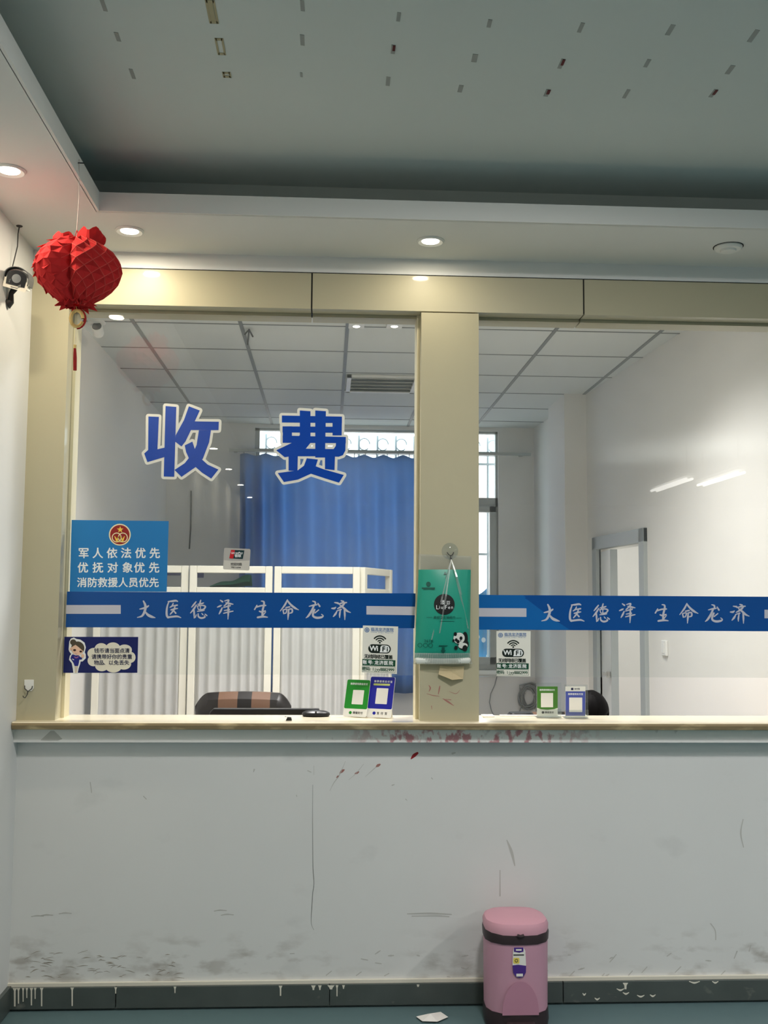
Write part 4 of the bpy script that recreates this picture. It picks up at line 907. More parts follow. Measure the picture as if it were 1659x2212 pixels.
tag(MB().box(x0, x1, .125, .185, zc, zc+.006).build('paper_stack', M['paper'], bevel=.001), 'small white paper pad on the counter beside the middle pillar', 'paper')
x0, x1 = at(1080, 1553, .17).x, at(1268, 1553, .17).x
tag(MB().box(x0, x1, .165, .19, zc, zc+.004).build('plastic_rail', M['cream'], bevel=.003), 'long cream strip lying along the rear counter edge behind the clear stands', 'strip')

# ================================================================== ON THE PILLARS
# hook on the left pillar
A = pix(0.0); p = A.p(62, 1482, 0); t = thing('wall_hook', p, 'small white adhesive hook on the left beige pillar', 'hook')
b = MB(); q = zoomed(0, 0, 1450, 2.765); q.step = .003; q.poly(b, [(146, 50), (203, 50), (203, 100), (190, 118), (160, 118), (146, 100)], 1.0); b.build('plate', M['white'], t, bevel=.001)
k = [q.p(150, 85, 2), q.p(152, 102, 3), q.p(172, 118, 4), q.p(194, 103, 3), q.p(196, 88, 2)]
MB().tube(k, .0018, 6).tube([q.p(172, 118, 4), q.p(168, 140, 5), q.p(160, 156, 7), q.p(152, 150, 9), q.p(150, 142, 9)], .0018, 6).build('wire_hook', M['wire'], t)
# suction hook with the tissue pack
pf = -.004
q = zoomed(pf, 850, 1150, 4.1475)
hp = q.p(505, 168, 0); t = thing('suction_hook', hp, 'clear suction cup hook on the middle pillar holding the tissue pack', 'hook')
Rs = Matrix.Rotation(PI/2, 3, 'X')
MB().lathe([(.0325, .001), (.031, .004), (.018, .009), (.009, .012), (.0001, .013)], hp, 32, R=Rs).build('suction_cup', M['acrylic'], t, smooth=True)
q.step = .001
MB().tube([q.p(478, 180, 10), q.p(490, 200, 14), q.p(508, 212, 16), q.p(528, 198, 14), q.p(536, 180, 10)], .0018, 6).tube([q.p(508, 205, 14), q.p(508, 235, 18), q.p(510, 245, 24), q.p(514, 236, 28)], .0018, 6).build('wire_hook', M['wire'], t)
pk = thing('tissue_pack', q.p(440, 700, 0), 'green pack of tissues with a black round print hanging on the middle pillar', 'tissue pack')
T0 = .008
def pack_pt(s, v, side):
    x = 218+(690-218)*s; 
    xl = 222-38*max(0, (v-.05)); xr = 690-8*v; x = xl+(xr-xl)*s; y = 335+790*v
    bulge = .052*(max(0, math.sin(PI*min(1, max(0, s))))**.45)*(max(0, math.sin(PI*min(1, .06+v*.9)))**.4)*(.7+.3*v)
    base = q.p(x, y, 0)
    return base+Vector((0, -(T0+(bulge if side else 0)), 0))
b = MB(); n = 22
b.grid(lambda s, v: pack_pt(s, v, 1), n, n); b.grid(lambda s, v: pack_pt(1-s, v, 0), n, n); b.build('green_wrapper', M['pack_green'], pk, smooth=True)
AP = Art(lambda x, y: pack_pt(max(0, min(1, (x-(222-38*((y-335)/790-.05)))/((690-8*(y-335)/790)-(222-38*((y-335)/790-.05))))), (y-335)/790, 1)+Vector((0, -.0012, 0)), (0, -1, 0), .0009)
def apoly(mb, cx, cy, rx_, ry_, layer, mi, n=28):      # curved patch: centre fan of rings
    for r0, r1 in ((0, .35), (.35, .7), (.7, 1)):
        for k in range(n):
            a0, a1 = 2*PI*k/n, 2*PI*(k+1)/n
            P4 = [AP.p(cx+rx_*r*math.cos(a), cy+ry_*r*math.sin(a), layer) for r, a in ((r0, a0), (r1, a0), (r1, a1), (r0, a1))]
            if r0 == 0: P4 = P4[:3]
            if r0 == 0: P4 = [P4[0], P4[1], AP.p(cx+rx_*r1*math.cos(a1), cy+ry_*r1*math.sin(a1), layer)]
            mb.add(P4, [tuple(range(len(P4)))], mi)
b = MB(); apoly(b, 443, 645, 92, 92, 1, 0); b.build('round_print', M['pack_black'], pk, fix=False)
b = MB()
for ch, x, y, h in (('溇', 428, 628, 44), ('芬', 476, 634, 40)): AP.text(b, ch, x, y, h, 3.5, .0)
for ch, x in zip('Liu Fen', (380, 399, 421, 0, 455, 484, 510)):
    if ch != ' ': AP.text(b, ch, x, 672, 52 if ch in 'LF' else 42, 3.5, .0)
b.build('print_lettering', M['sign_white'], pk, fix=False)
b = MB()
AP.text(b, '↓', 434, 1050, 10, 2); b = MB()
AP.poly(b, [(420, 1025), (446, 1025), (446, 1052), (458, 1052), (433, 1080), (410, 1052), (420, 1052)], 2)
apoly(b, 305, 465, 20, 22, 1.5, 0, 16); AP.rect(b, 248, 495, 362, 507, 2); AP.rect(b, 262, 510, 360, 515, 2)
for x, ch in zip((360, 388, 416, 444, 472, 500, 528), '柔韧卫生抽纸巾'): AP.text(b, ch, x, 762, 28, 2, .01)
AP.rect(b, 285, 758, 335, 761, 2); AP.rect(b, 548, 764, 598, 767, 2); AP.rect(b, 400, 792, 530, 796, 2); AP.rect(b, 395, 1008, 472, 1016, 2); AP.poly(b, [(440, 380), (455, 352), (470, 380)], 2)
AP.line(b, '361', 274, 312, 970, 34, 2, .01); AP.text(b, '张', 334, 972, 28, 2, .01)
for x in (230, 277, 322): AP.ring(b, x, 1008, 20, 16, 2, n=16)
b.build('dark_prints', M['pack_dark'], pk, fix=False)
b = MB()   # little panda
apoly(b, 615, 1000, 52, 50, 1.2, 1, 20); apoly(b, 630, 950, 28, 62, 1.4, 1, 18); apoly(b, 612, 1012, 44, 26, 2.2, 0, 18); apoly(b, 575, 945, 52, 50, 2.6, 0, 22)
for x, y, r in ((540, 908, 15), (548, 960, 13), (592, 945, 14), (524, 965, 10), (565, 975, 14), (548, 1030, 16), (630, 1035, 24)): apoly(b, x, y, r, r*1.2, 3.2 if r < 15 else 3.0, 1, 12)
apoly(b, 588, 968, 6, 5, 3.8, 1, 8)
b.build('panda_print', [M['pack_white'], M['pack_black']], pk, fix=False)
b = MB()   # clear bag: header above, pleated foot below, bunched at the hook
hd = [q.p(x, y, 9) for x, y in ((220, 195), (696, 215), (690, 345), (218, 335))]; b.prism(hd, (0, .0008, 0)); b.build('bag_header', M['film'], pk)
b = MB(); b.grid(lambda s, v: pack_pt(s, .94+.0*v, 1)*(1-v)+(q.p(172+(700-172)*s, 1178, 0)+Vector((0, -.012-.02*math.sin(PI*s), 0)))*v+Vector((0, -.003-.002*math.sin(s*160), 0)), 80, 6); b.build('bag_foot', M['film'], pk, smooth=True, solid=.0006)
MB().prism([q.p(185, 1120, 10), q.p(686, 1120, 10), q.p(680, 1172, 8), q.p(195, 1176, 8)], (0, -.022, 0)).build('white_tissue_end', M['pack_white'], pk, bevel=.008)
b = MB(); hk = q.p(510, 243, 26)
for x1, y1 in ((330, 960), (400, 900), (455, 420), (560, 420), (660, 860), (600, 560), (520, 330)):
    e = AP.p(x1, y1, 2); m_ = hk.lerp(e, .5)+Vector((0, -.014, 0)); wv = Vector((.0035, 0, 0))
    b.add([hk-wv*.3, hk+wv*.3, m_+wv, e+wv*.6, e-wv*.6, m_-wv], [(0, 1, 2, 5), (5, 2, 3, 4)])
b.build('bag_strands', M['film'], pk, solid=.0008)
# cardboard flap under the pack and ink marks
p0 = q.p(520, 1260, 0); b = MB()
b.add([q.p(415, 1195, 6), q.p(520, 1205, 3), q.p(632, 1200, 4), q.p(622, 1312, 8), q.p(520, 1318, 26), q.p(400, 1270, 14), q.p(525, 1255, 4)], [(0, 1, 6, 5), (1, 2, 3, 6), (5, 6, 4), (6, 3, 4)])
tag(b.build('cardboard_flap', M['card'], solid=.001), 'bent beige cardboard scrap stuck on the middle pillar under the tissue pack', 'cardboard')
b = MB(); mp = bpy.data.objects['trim_3']; q.step = .0005
for pts in ([(318, 1372, 6), (330, 1395, 12), (318, 1425, 5)], [(415, 1378, 8), (410, 1405, 12), (402, 1450, 5)], [(298, 1445, 3), (360, 1462, 6), (410, 1468, 3)], [(440, 1488, 3), (485, 1515, 16), (540, 1553, 3)], [(500, 1425, 2), (560, 1445, 5), (595, 1412, 2)], [(340, 1555, 6), (344, 1585, 3)], [(470, 1495, 4), (515, 1500, 6)]): q.brush(b, pts, 1)
b.build('ink_smear', M['ink_dim'], mp)

# ================================================================== FLOOR: bin and paper
zb = 0.0; bx = .695; by = -.125
def binring(z, w_, dpt, y0):    # rounded-D plan: flat-chamfered front, rounded back
    pts = []
    hw = w_/2
    for t in [PI*k/16 for k in range(17)]: pts.append((hw*math.copysign(abs(math.cos(t))**.55, math.cos(t)), dpt*.5*abs(math.sin(t))**.7))
    fr_ = [(-hw, -dpt*.18), (-hw*.86, -dpt*.36), (-hw*.55, -dpt*.49), (-hw*.2, -dpt*.52), (hw*.2, -dpt*.52), (hw*.55, -dpt*.49), (hw*.86, -dpt*.36), (hw, -dpt*.18)]
    return [Vector((bx+a, by+b_+y0, z)) for a, b_ in pts+fr_]
tb = thing('pedal_bin', (bx, by, 0), 'pink pedal bin with dark band standing on the floor against the wall', 'bin')
W0, D0 = .226, .205
MB().loft([binring(.058, W0*.985, D0, 0), binring(.30, W0, D0*1.02, 0)]).build('body', M['pink'], tb, smooth=True)
MB().loft([binring(0, W0*.99, D0*1.02, 0), binring(.02, W0*1.02, D0*1.05, 0), binring(.06, W0*1.0, D0*1.03, 0)]).build('base', M['plum'], tb, smooth=True)
MB().loft([binring(.298, W0*1.02, D0*1.05, 0), binring(.325, W0*1.035, D0*1.07, 0), binring(.332, W0*1.02, D0*1.05, 0)]).build('band', M['plum'], tb, smooth=True)
MB().loft([binring(.33, W0*1.01, D0*1.06, 0), binring(.352, W0*1.02, D0*1.07, 0), binring(.366, W0*.97, D0*1.0, 0), binring(.374, W0*.82, D0*.84, .004), binring(.377, W0*.4, D0*.4, .006)]).build('lid', M['pink_lid'], tb, smooth=True)
fy = by-D0*.53
MB().tube([(bx-.012, fy-.004, .331), (bx, fy-.006, .328), (bx+.012, fy-.004, .331)], .006, 8).build('lid_catch', M['plum'], tb)
MB().box(bx-.052, bx+.052, fy-.026, fy+.01, .016, .036).build('pedal', M['plum'], tb, bevel=.008)
AB = Art(lambda x, y: Vector((bx+x, fy-.0005-.0012, y)), (0, -1, 0), .0006)
b = MB(); pts = [(.065*math.cos(t), .058+.115*max(0, math.sin(t))**.9) for t in [PI*k/24 for k in range(25)]]
AB.poly(b, pts, 2); b.build('front_recess', M['pink_in'], tb)
b = MB(); AL = Art(lambda x, y: Vector((bx+.0+(x-808)*.00049-.004, fy-.0017, .29-(y-515)*.00049)), (0, -1, 0), .0006)
AL.poly(b, [(768, 515), (838, 515), (852, 540), (857, 640), (855, 690), (835, 722), (808, 728), (780, 718), (762, 690), (758, 640), (762, 540)], 1, 0); AL.poly(b, [(768, 515), (838, 515), (838, 545), (808, 552), (768, 545)], 2, 1); AL.poly(b, [(758, 640), (800, 636), (857, 644), (855, 690), (835, 722), (808, 728), (780, 718), (762, 690)], 2, 1)
AL.rect(b, 764, 588, 808, 628, 2, 2, r=8); AL.rect(b, 785, 698, 833, 718, 3, 0); AL.rect(b, 765, 564, 842, 572, 2, 3); AL.ring(b, 786, 607, 12, 8, 3, mi=3, n=14); AL.rect(b, 783, 526, 824, 538, 3, 0)
b.build('sticker', [M['qr_white'], M['label_purple'], M['label_yellow'], M['text_dark']], tb, fix=False)
f = [atz(x, y, .006) for x, y in ((899, 2196), (925, 2190), (952, 2186), (968, 2197), (945, 2207), (912, 2206))]
b = MB(); c = atz(930, 2190, .022); b.add(f+[c], [(0, 1, 6, 5), (1, 2, 6), (2, 3, 4, 6), (6, 4, 5)])
for v in b.v: v.z = max(v.z, .002)
tag(b.build('paper_scrap', M['paper'], solid=.001), 'creased white paper scrap lying on the teal floor', 'paper')

# ================================================================== OFFICE: folding screen, curtain, chairs, desk, person
fs = thing('folding_screen', (-.3, 2.25, 0), 'white four-panel folding medical screen behind the left pane', 'screen')
def panel(p0, p1):
    p0, p1 = Vector((*p0, 0)), Vector((*p1, 0)); L = (p1-p0).length; u = (p1-p0)/L; n = Vector((u.y, -u.x, 0))
    Rm = Matrix(((u.x, -n.x, 0, p0.x), (u.y, -n.y, 0, p0.y), (0, 0, 1, 0), (0, 0, 0, 1)))
    b = MB(); pw = .042; hz = 1.718
    b.box(0, pw, -.018, .018, .06, hz, R=Rm).box(L-pw, L, -.018, .018, .06, hz, R=Rm)
    for z0, z1 in ((hz-.042, hz), (1.555, 1.592), (.22, .26)): b.box(pw, L-pw, -.016, .016, z0, z1, R=Rm)
    fr_ = b.build('screen_panel', M['cream'], fs, bevel=.004)
    b = MB(); ph = random.random()*6; N = 90
    b.grid(lambda s, v: Rm @ Vector((pw+(L-2*pw)*s, .013*math.sin(s*44+ph+.9*math.sin(s*7+v*.8)), .24+1.33*v)), N, 6); b.build('curtain', M['screencloth'], fr_, smooth=True, solid=.0012)
    b = MB()
    for q_ in (.02, L-.02): b.tube([Rm @ Vector((q_, 0, .06)), Rm @ Vector((q_, 0, .03))], .012, 8); b.ball(Rm @ Vector((q_, 0, .025)), .024, 10)
    b.build('caster', M['blackp'], fr_)
panel((at(198, 1500, 2.25).x, 2.25), (at(402, 1500, 2.22).x, 2.22)); panel((at(409, 1300, 2.2).x, 2.2), (at(588, 1300, 2.2).x, 2.2)); panel((at(592, 1300, 2.2).x, 2.2), (at(777, 1300, 2.2).x, 2.2)); panel((at(782, 1300, 2.21).x, 2.21), (at(842, 1300, 2.66).x, 2.66))
# curtain and its rail
cu = thing('window_curtain', (0, yB-.12, .72), 'long blue pleated curtain hanging over the office window', 'curtain')
cx0, cx1 = at(517, 1100, yB-.12).x, .86; ctop = at(700, 985, yB-.12).z; cbot = .74
def cf(s, v):
    x = cx0+(cx1-cx0)*s+.03*math.sin(v*3)*(1-s)
    z = ctop-(ctop-cbot)*v; z += .012*math.sin(s*60)*(1 if v < .04 else 0)
    a = .05+.02*math.sin(s*5+1)
    return (x-(0 if s else .02*math.sin(PI*v)), yB-.15+a*math.sin(s*54+1.6*math.sin(s*9)+.5*math.sin(v*2.2+s*4))*min(1, .25+v*4), z)
MB().grid(cf, 220, 26).build('curtain_cloth', M['bluecloth'], cu, smooth=True, solid=.0015)
b = MB()
for k in range(17): b.tube([(cx0+(cx1-cx0)*(k+.3)/17, yB-.11, ctop-.01), (cx0+(cx1-cx0)*(k+.3)/17, yB-.095, ctop+.03)], .004, 6)
b.build('curtain_hook', M['alu'], cu)
cr = thing('curtain_rail', (.5, yB-.095, ctop+.04), 'thin grey curtain rail running past the right end of the office window', 'curtain rail')
MB().box(cx0-.1, at(1142, 985, yB).x, yB-.11, yB-.08, ctop+.032, ctop+.056).build('rail', M['alu'], cr)
b = MB()
for x in (cx0-.05, .9, 1.7): b.box(x-.015, x+.015, yB-.1, yB, ctop+.035, ctop+.055)
b.build('bracket', M['alu'], cr)
# desk
dk = thing('desk', (.6, .55, 0), 'low office desk hidden behind the service counter', 'desk')
MB().box(-1.0, 1.95, .24, .92, .66, .69).build('desk_top', M['wood'], dk, bevel=.003)
for x in (-.96, .5, 1.88): MB().box(x, x+.03, .26, .90, 0, .66).build('side_panel', M['wood'], dk)
mx0, mx1 = at(452, 1540, .62).x, at(690, 1540, .62).x; mz = at(570, 1531, .62).z
mo = thing('computer_monitor', ((mx0+mx1)/2, .62, .69), 'black computer monitor with its back to the counter, below the striped chair', 'monitor')
MB().prism([(mx0+.016, .62, mz), (mx1, .62, mz), (mx1, .62, .755), (mx0, .62, .755), (mx0, .62, mz-.018)], (0, .04, 0)).build('screen_housing', M['blackp'], mo, bevel=.006)
MB().box(mx0+.01, mx1-.01, .659, .662, .77, mz-.012).build('screen_glass', M['camface'], mo)
MB().box((mx0+mx1)/2-.03, (mx0+mx1)/2+.03, .60, .64, .70, .80).build('neck', M['blackp'], mo); MB().box((mx0+mx1)/2-.11, (mx0+mx1)/2+.11, .56, .72, .69, .70).build('foot', M['blackp'], mo, bevel=.004)
# chairs
def chair():
    t = thing('office_chair', (0, 0, 0), '', 'chair', 'striped office chairs'); ht = .976
    def back(u, v, side):        # u -1..1, v 0..1
        top_ = ht-.014*u*u-.75*max(0, abs(u)-.72)**2
        z = .54+(top_-.54)*v; x = .25*u*(1 - .04*(1-v))
        y = .03*u*u*-1+.05*math.cos(u*1.2)*0+(.055 if side else 0)*math.sqrt(max(0, 1-abs(u)**6))*(max(0, 1-(2*v-1)**8))**.5
        return Vector((x, -y-.0, z))
    for a0, a1, k in [(-1, -.5, 0), (-.5, -.1, 1), (-.1, .19, 0), (.19, .57, 1), (.57, 1, 0)]:
        b = MB(); b.grid(lambda s, v: back(a0+(a1-a0)*s, v, 1)+Vector((0, -.0, 0)), 10, 14); b.grid(lambda s, v: back(a1+(a0-a1)*s, v, 0)+Vector((0, .03, 0)), 10, 14)
        for vv in (0, 1): b.grid(lambda s, v: back(a0+(a1-a0)*s, vv, 1)*(1-v)+(back(a0+(a1-a0)*s, vv, 0)+Vector((0, .03, 0)))*v, 10, 3)
        for uu in (a0, a1): b.grid(lambda s, v: back(uu, s, 1)*(1-v)+(back(uu, s, 0)+Vector((0, .03, 0)))*v, 14, 3)
        b.build('backrest_stripe', M['brownl'] if k else M['blackl'], t, smooth=True, local=True)['label'] = 'brown leather stripe of the backrest' if k else 'black leather stripe of the backrest'
    b = MB(); b.loft([[Vector((.25*math.copysign(abs(math.cos(a))**.5, math.cos(a))*s, -.24+.24*math.copysign(abs(math.sin(a))**.5, math.sin(a))*s, z)) for a in [2*PI*k/28 for k in range(28)]] for s, z in ((.9, .40), (1, .42), (1, .46), (.88, .485))]); b.build('seat', M['blackl'], t, smooth=True, local=True)
    MB().tube([(0, -.22, .10), (0, -.22, .40)], .028, 12).build('gas_column', M['chrome'], t, smooth=True, local=True)
    MB().tube([(0, -.1, .40), (0, .0, .42), (0, .045, .5), (0, .04, .62)], .02, 8).build('back_bracket', M['blackp'], t, local=True)
    for s_ in (-1, 1): MB().tube([(s_*.24, -.1, .43), (s_*.29, -.1, .46), (s_*.30, -.12, .64), (s_*.29, -.36, .66), (s_*.29, -.4, .64)], [.012, .014, .016, .022, .016], 8).build('armrest', M['blackp'], t, smooth=True, local=True)
    for k in range(5):
        a = 2*PI*k/5+.3; e = Vector((.28*math.cos(a), -.22+.28*math.sin(a), .065)); lg = MB().tube([(0, -.22, .11), e], [.022, .014], 8).build('base_leg', M['blackp'], t, local=True)
        MB().ball(e-Vector((0, 0, .033)), (.02, .02, .03), 10).build('caster', M['blackp'], lg, local=True)
    return t
c1 = chair(); cxp = at(525, 1500, 1.5).x; c1.location = (cxp, 1.5, at(540, 1496, 1.45).z-.976)
c1['label'] = 'black and brown striped office chair showing above the counter on the left'
dzc = c1.location.z
c2 = dup(c1); c2.location = (at(1200, 1540, 1.62).x, 1.62, 0); c2['label'] = 'black and brown striped office chair the bent-over person sits on'
# keep both on the floor: scale the column drop
for c_, target in ((c1, at(540, 1496, 1.45).z), (c2, at(1200, 1540, 1.57).z)):
    c_.location.z = 0; c_.scale = (1, 1, target/.976)
# person bent over the desk
pp = thing('person', (1.30, 1.3, 0), 'person with black hair bent low over the desk behind the right clear stand', 'person')
H = at(1276, 1523, 1.22); H.z = at(1276, 1500, 1.22).z-.105
b = MB()
hip = Vector((1.24, 1.36, .52)); ch_ = Vector((1.28, 1.30, .74)); nk = H+Vector((-.01, .10, -.05))
b.ball(hip, (.17, .13, .11)); b.ball(hip.lerp(ch_, .5), (.155, .115, .13)); b.ball(ch_, (.175, .12, .12)); b.tube([ch_+Vector((0, 0, .04)), nk, H], [.075, .056, .06], 14)
Rh = Matrix.Rotation(math.radians(38), 3, 'X') @ Matrix.Rotation(.25, 3, 'Z')
b.ball(H, (.074, .092, .108), 24, R=Rh); b.ball(H+Rh @ Vector((0, -.03, -.05)), (.058, .062, .065), 18, R=Rh)
b.ball(H+Rh @ Vector((0, -.096, -.03)), (.014, .02, .026), 10, R=Rh); b.ball(H+Rh @ Vector((0, -.085, -.072)), (.024, .012, .008), 10, R=Rh)
for s_ in (-1, 1): b.ball(H+Rh @ Vector((s_*.076, .005, -.02)), (.012, .02, .032), 10, R=Rh)
for s_ in (-1, 1):
    sh = ch_+Vector((s_*.18, -.02, .06)); el = Vector((ch_.x+s_*.25, 1.04, .76)); wr = Vector((ch_.x+s_*.12, .84, .735))
    b.tube([ch_+Vector((s_*.1, 0, .06)), sh, sh.lerp(el, .5), el, el.lerp(wr, .3), wr], [.06, .06, .05, .044, .042, .028], 12)
    dr = (wr-el).normalized(); sd = Vector((-dr.y, dr.x, 0))*(1 if s_ > 0 else -1); b.ball(wr+dr*.045, (.036, .045, .018), 12)
    for k in range(4):
        o = wr+dr*.075+sd*(.027-.018*k); l_ = (.06, .072, .068, .052)[k]; b.tube([o, o+dr*l_*.5+Vector((0, 0, .008)), o+dr*l_-Vector((0, 0, .008))], [.0095, .009, .0075], 8)
    o = wr+dr*.025+sd*.03; b.tube([o, o+sd*.022+dr*.025, o+sd*.024+dr*.055], [.012, .011, .009], 8)
    kn = Vector((hip.x+s_*.12, 1.0, .49)); an = Vector((hip.x+s_*.12, 1.02, .10)); b.tube([hip+Vector((s_*.09, 0, -.02)), hip.lerp(kn, .5)+Vector((s_*.05, 0, 0)), kn, kn.lerp(an, .4)+Vector((0, .02, 0)), an], [.095, .085, .06, .056, .042], 14)
    b.tube([an+Vector((0, .03, -.045)), an+Vector((0, -.06, -.06)), an+Vector((0, -.17, -.075))], [.04, .042, .026], 10)
body = b.build('body', M['skin'], pp, smooth=True, fix=False)
md = body.modifiers.new('one_skin', 'REMESH'); md.mode = 'VOXEL'; md.voxel_size = .006; md.use_smooth_shade = True
b = MB(); o = len(b.v)
b.ball(H+Rh @ Vector((0, .012, .018)), (.087, .098, .108), 36, R=Rh)
inv = Rh.transposed()
keep = [i for i, f_ in enumerate(b.f) if not ((lambda l: l.y < -.045 and l.z < .052 or l.z < -.075)(inv @ (sum((b.v[k] for k in f_), Vector())/len(f_)-H)))]
b.f = [b.f[i] for i in keep]; b.m = [0]*len(b.f)
for i, v in enumerate(b.v):
    l = v-H; b.v[i] = H+l*(1+.012*math.sin(l.x*150)*math.cos(l.y*60))
b.build('hair', M['hair'], pp, smooth=True, solid=.006)
b = MB()
for s_ in (-1, 1): b.ball(H+Rh @ Vector((s_*.03, -.083, -.012)), (.013, .006, .006), 10, R=Rh)
b.build('eyes', M['blackp'], pp, smooth=True)
b = MB(); b.ball(hip+Vector((0, 0, .03)), (.18, .14, .11)); b.ball(hip.lerp(ch_, .5), (.168, .128, .14)); b.ball(ch_, (.188, .132, .128))
for s_ in (-1, 1):
    sh = ch_+Vector((s_*.18, -.02, .06)); el = Vector((ch_.x+s_*.25, 1.04, .76)); wr = Vector((ch_.x+s_*.12, .84, .735)); b.tube([ch_+Vector((s_*.1, 0, .05)), sh, sh.lerp(el, .5), el, el.lerp(wr, .3), el.lerp(wr, .82)], [.07, .07, .058, .052, .048, .038], 14)
so = b.build('coat', M['shirt'], pp, smooth=True, fix=False); md = so.modifiers.new('one_cloth', 'REMESH'); md.mode = 'VOXEL'; md.voxel_size = .008; md.use_smooth_shade = True
b = MB(); b.ball(hip-Vector((0, 0, .01)), (.178, .138, .105))
for s_ in (-1, 1):
    kn = Vector((hip.x+s_*.12, 1.0, .49)); an = Vector((hip.x+s_*.12, 1.02, .10)); b.tube([hip+Vector((s_*.09, 0, -.02)), hip.lerp(kn, .5)+Vector((s_*.05, 0, 0)), kn, kn.lerp(an, .4)+Vector((0, .02, 0)), an], [.104, .094, .07, .066, .056], 14)
tr = b.build('trousers', M['trouser'], pp, smooth=True, fix=False); md = tr.modifiers.new('one_cloth', 'REMESH'); md.mode = 'VOXEL'; md.voxel_size = .008; md.use_smooth_shade = True
# black device on the right desk end
x0, x1 = at(1100, 1545, .40).x, at(1158, 1545, .40).x; zt = at(1130, 1541, .40).z
ph = thing('black_device', ((x0+x1)/2, .44, .69), 'rounded black device on the desk left of the green card stand', 'device')
MB().loft([[Vector(((x0+x1)/2+(x1-x0)/2*s*math.copysign(abs(math.cos(a))**.6, math.cos(a)), .44+.05*s*math.copysign(abs(math.sin(a))**.6, math.sin(a)), z)) for a in [2*PI*k/24 for k in range(24)]] for s, z in ((.9, zt-.045), (1, zt-.03), (.97, zt-.008), (.85, zt))]).build('top_shell', M['blackp'], ph, smooth=True)
MB().box((x0+x1)/2-.03, (x0+x1)/2+.03, .42, .46, .71, zt-.04).box((x0+x1)/2-.06, (x0+x1)/2+.06, .39, .49, .69, .71).build('stand', M['blackp'], ph)
# cables, switch, vent, camera, wire hook, labels
wq = zoomed(yB-.03, 1040, 1340, 5.53)
cb = thing('cable_coil', wq.p(560, 900, 0), 'coil of grey cable hanging on the office wall below the window', 'cable')
b = MB(); rnd = random.Random(2)
for k in range(9):
    ph_ = rnd.random()*6; ex, ey = rnd.uniform(70, 110), rnd.uniform(105, 150); cx_, cy_ = 565+rnd.uniform(-18, 18), 905+rnd.uniform(-15, 25); tl_ = rnd.uniform(-.3, .3)
    b.tube([wq.p(cx_+ex*math.cos(a)*math.cos(tl_)-ey*math.sin(a)*math.sin(tl_), cy_+ey*math.sin(a)*math.cos(tl_)+ex*math.cos(a)*math.sin(tl_), 20*math.sin(a+ph_)) for a in [2*PI*j/26 for j in range(26)]], .006, 6, caps=False)
b.tube([wq.p(590, 745, 0), wq.p(455, 775, 0), wq.p(460, 820, 0), wq.p(520, 880, 0)], .006, 6).tube([wq.p(480, 1010, 0), wq.p(455, 1090, 0), wq.p(450, 1180, 0)], .006, 6).tube([wq.p(590, 745, 0), wq.p(640, 760, 0), wq.p(670, 820, 0)], .008, 6)
b.build('cable', M['cable'], cb, smooth=True); MB().tube([wq.p(590, 748, 0), wq.p(590, 748, 0)+Vector((0, .035, 0))], .006, 8).build('nail', M['wire'], cb)
b = MB().tube([wq.p(185, 670, 0), wq.p(160, 770, 0), wq.p(110, 880, 0), wq.p(95, 980, 0), wq.p(120, 1080, 0), wq.p(155, 1150, 0)], .004, 6)
tag(b.build('loose_cable', M['cable'], smooth=True), 'single thin cable dangling on the office wall left of the coil', 'cable')
t = at(1437, 1400, 2.2); sy_ = 2.18; sxx = rx(sy_)
sw = thing('light_switch', (sxx, sy_, atx(1437, 1400, sxx).z), 'white light switch on the right office wall beside the door', 'switch')
sp = atx(1437, 1400, sxx); MB().box(sp.x-.012, sp.x+.004, sp.y-.04, sp.y+.04, sp.z-.045, sp.z+.045).build('plate', M['white'], sw, bevel=.003); MB().box(sp.x-.016, sp.x-.012, sp.y-.02, sp.y+.02, sp.z-.03, sp.z+.03).build('rocker', M['white'], sw, bevel=.002)
sw.location = (sp.x, sp.y, sp.z)
for ch in sw.children:
    for v in ch.data.vertices: v.co += Vector((sxx-sp.x, sy_-sp.y, atx(1437, 1400, sxx).z-sp.z))
va, vb = atz(750, 808, ZI), atz(893, 845, ZI)
av = thing('air_vent', ((va.x+vb.x)/2, (va.y+vb.y)/2, ZI), 'rectangular white slatted vent in the office ceiling', 'vent')
b = MB(); x0, x1, y0, y1 = va.x, vb.x, va.y, vb.y
b.box(x0, x1, y0, y0+.03, ZI-.02, ZI-.003).box(x0, x1, y1-.03, y1, ZI-.02, ZI-.003).box(x0, x0+.03, y0, y1, ZI-.02, ZI-.003).box(x1-.03, x1, y0, y1, ZI-.02, ZI-.003); b.build('frame', M['white'], av)
n = 5
for k in range(n):
    yy = y0+.05+(y1-y0-.1)*k/(n-1); MB().box(-(x1-x0)/2+.03, (x1-x0)/2-.03, -.03, .03, -.002, .002, R=Matrix.Translation(((x0+x1)/2, yy, ZI-.014)) @ Matrix.Rotation(.35, 4, 'X')).build('slat', M['alu'], av)
dc = atx(208, 716, -1.33); dcv = thing('dome_camera', (dc.x, dc.y, ZI), 'small grey camera under the office ceiling in the left corner', 'camera')
MB().lathe([(.05, 0), (.05, -.012), (.03, -.02), (.03, -.03)], (dc.x, dc.y, ZI), 24).build('base', M['white'], dcv, smooth=True)
Rd = Matrix.Rotation(1.1, 3, 'X') @ Matrix.Rotation(.0, 3, 'Z')
MB().lathe([(.0001, -.03), (.026, -.03), (.03, -.02), (.03, .035), (.024, .042), (.0001, .042)], (dc.x+.01, dc.y, ZI-.055), 24, R=Rd).build('housing', M['white'], dcv, smooth=True)
MB().lathe([(.0001, .044), (.025, .044), (.027, .038)], (dc.x+.01, dc.y, ZI-.055), 24, R=Rd).build('lens_face', M['hood'], dcv, smooth=True)
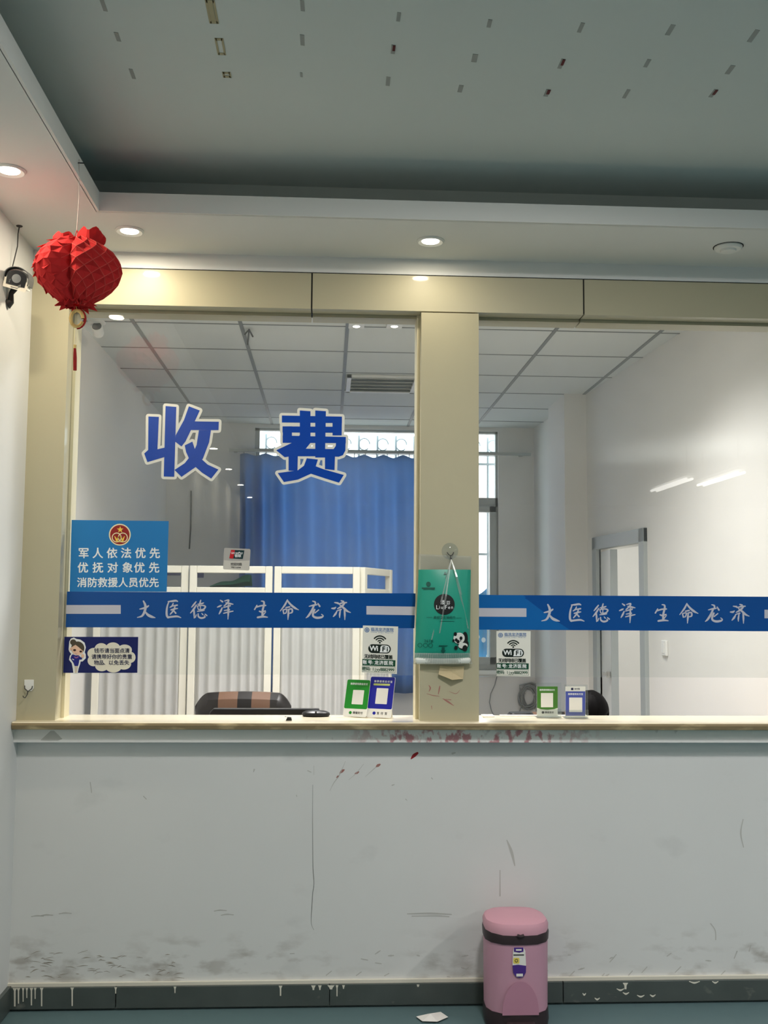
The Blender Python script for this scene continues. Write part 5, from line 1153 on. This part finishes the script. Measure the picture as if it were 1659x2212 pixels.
hk1, hk2, hk3, hk4 = (atz(535, 744, ZI-.004), atz(538, 712, ZI-.02), atz(546, 727, ZI-.02), atz(529, 722, ZI-.02))
tag(MB().tube([hk1, hk2], .005, 6).tube([hk4, hk2, hk3], .005, 6).build('wire_hook', M['wire']), 'bent dark wire hook hanging from the office ceiling grid', 'hook')
cw = MB().tube([at(413, 1060, yB-.01), at(412, 1140, yB-.01), at(409, 1186, yB-.01)], .006, 6); tag(cw.build('wall_cable', M['wire']), 'dark vertical cable on the office back wall above the folding screen', 'cable')
for (x0, y0, x1, y1), lab in (((360, 1232, 390, 1243), 'violet label strip on the office back wall, seen through the first screen panel'), ((420, 1231, 440, 1248), 'violet square label on the office back wall, seen through the second screen panel')):
    a, c = at(x0, y0, yB-.004), at(x1, y1, yB-.004); tag(MB().box(a.x, c.x, yB-.006, yB, c.z, a.z).build('wall_label', M['tag_blue']), lab, 'label')
# cabinet with a green cloth, seen through the second screen opening
a, c = at(455, 1268, 4.2), at(540, 1268, 4.2); cz = at(500, 1270, 4.2).z
kb = thing('storage_cabinet', ((a.x+c.x)/2, 4.3, 0), 'pale cabinet standing behind the folding screen', 'cabinet')
MB().box(a.x-.1, c.x+.1, 4.1, 4.5, 0, cz).build('carcass', M['white'], kb, bevel=.004)
for s_ in (0, 1): 
    m_ = (a.x+c.x)/2; dd = MB().box(m_-(m_-a.x+.1)*(1-s_)+.003, m_+(c.x+.1-m_)*s_-.003, 4.085, 4.1, .05, cz-.02).build('door', M['white'], kb, bevel=.002)
    MB().tube([(m_+(s_-.5)*.08, 4.07, cz*.6), (m_+(s_-.5)*.08, 4.07, cz*.6+.12)], .006, 8).build('handle', M['alu'], dd)
b = MB(); b.grid(lambda s, v: (a.x+(c.x-a.x)*s, 4.14+.3*v, cz+.008+.085*(s**.7)*math.sin(PI*min(1, .15+v*.8))*(1+.2*math.sin(s*9))), 16, 10)
tag(b.build('folded_cloth', M['greencloth'], smooth=True, solid=.01), 'green cloth heaped on the cabinet behind the folding screen', 'cloth')
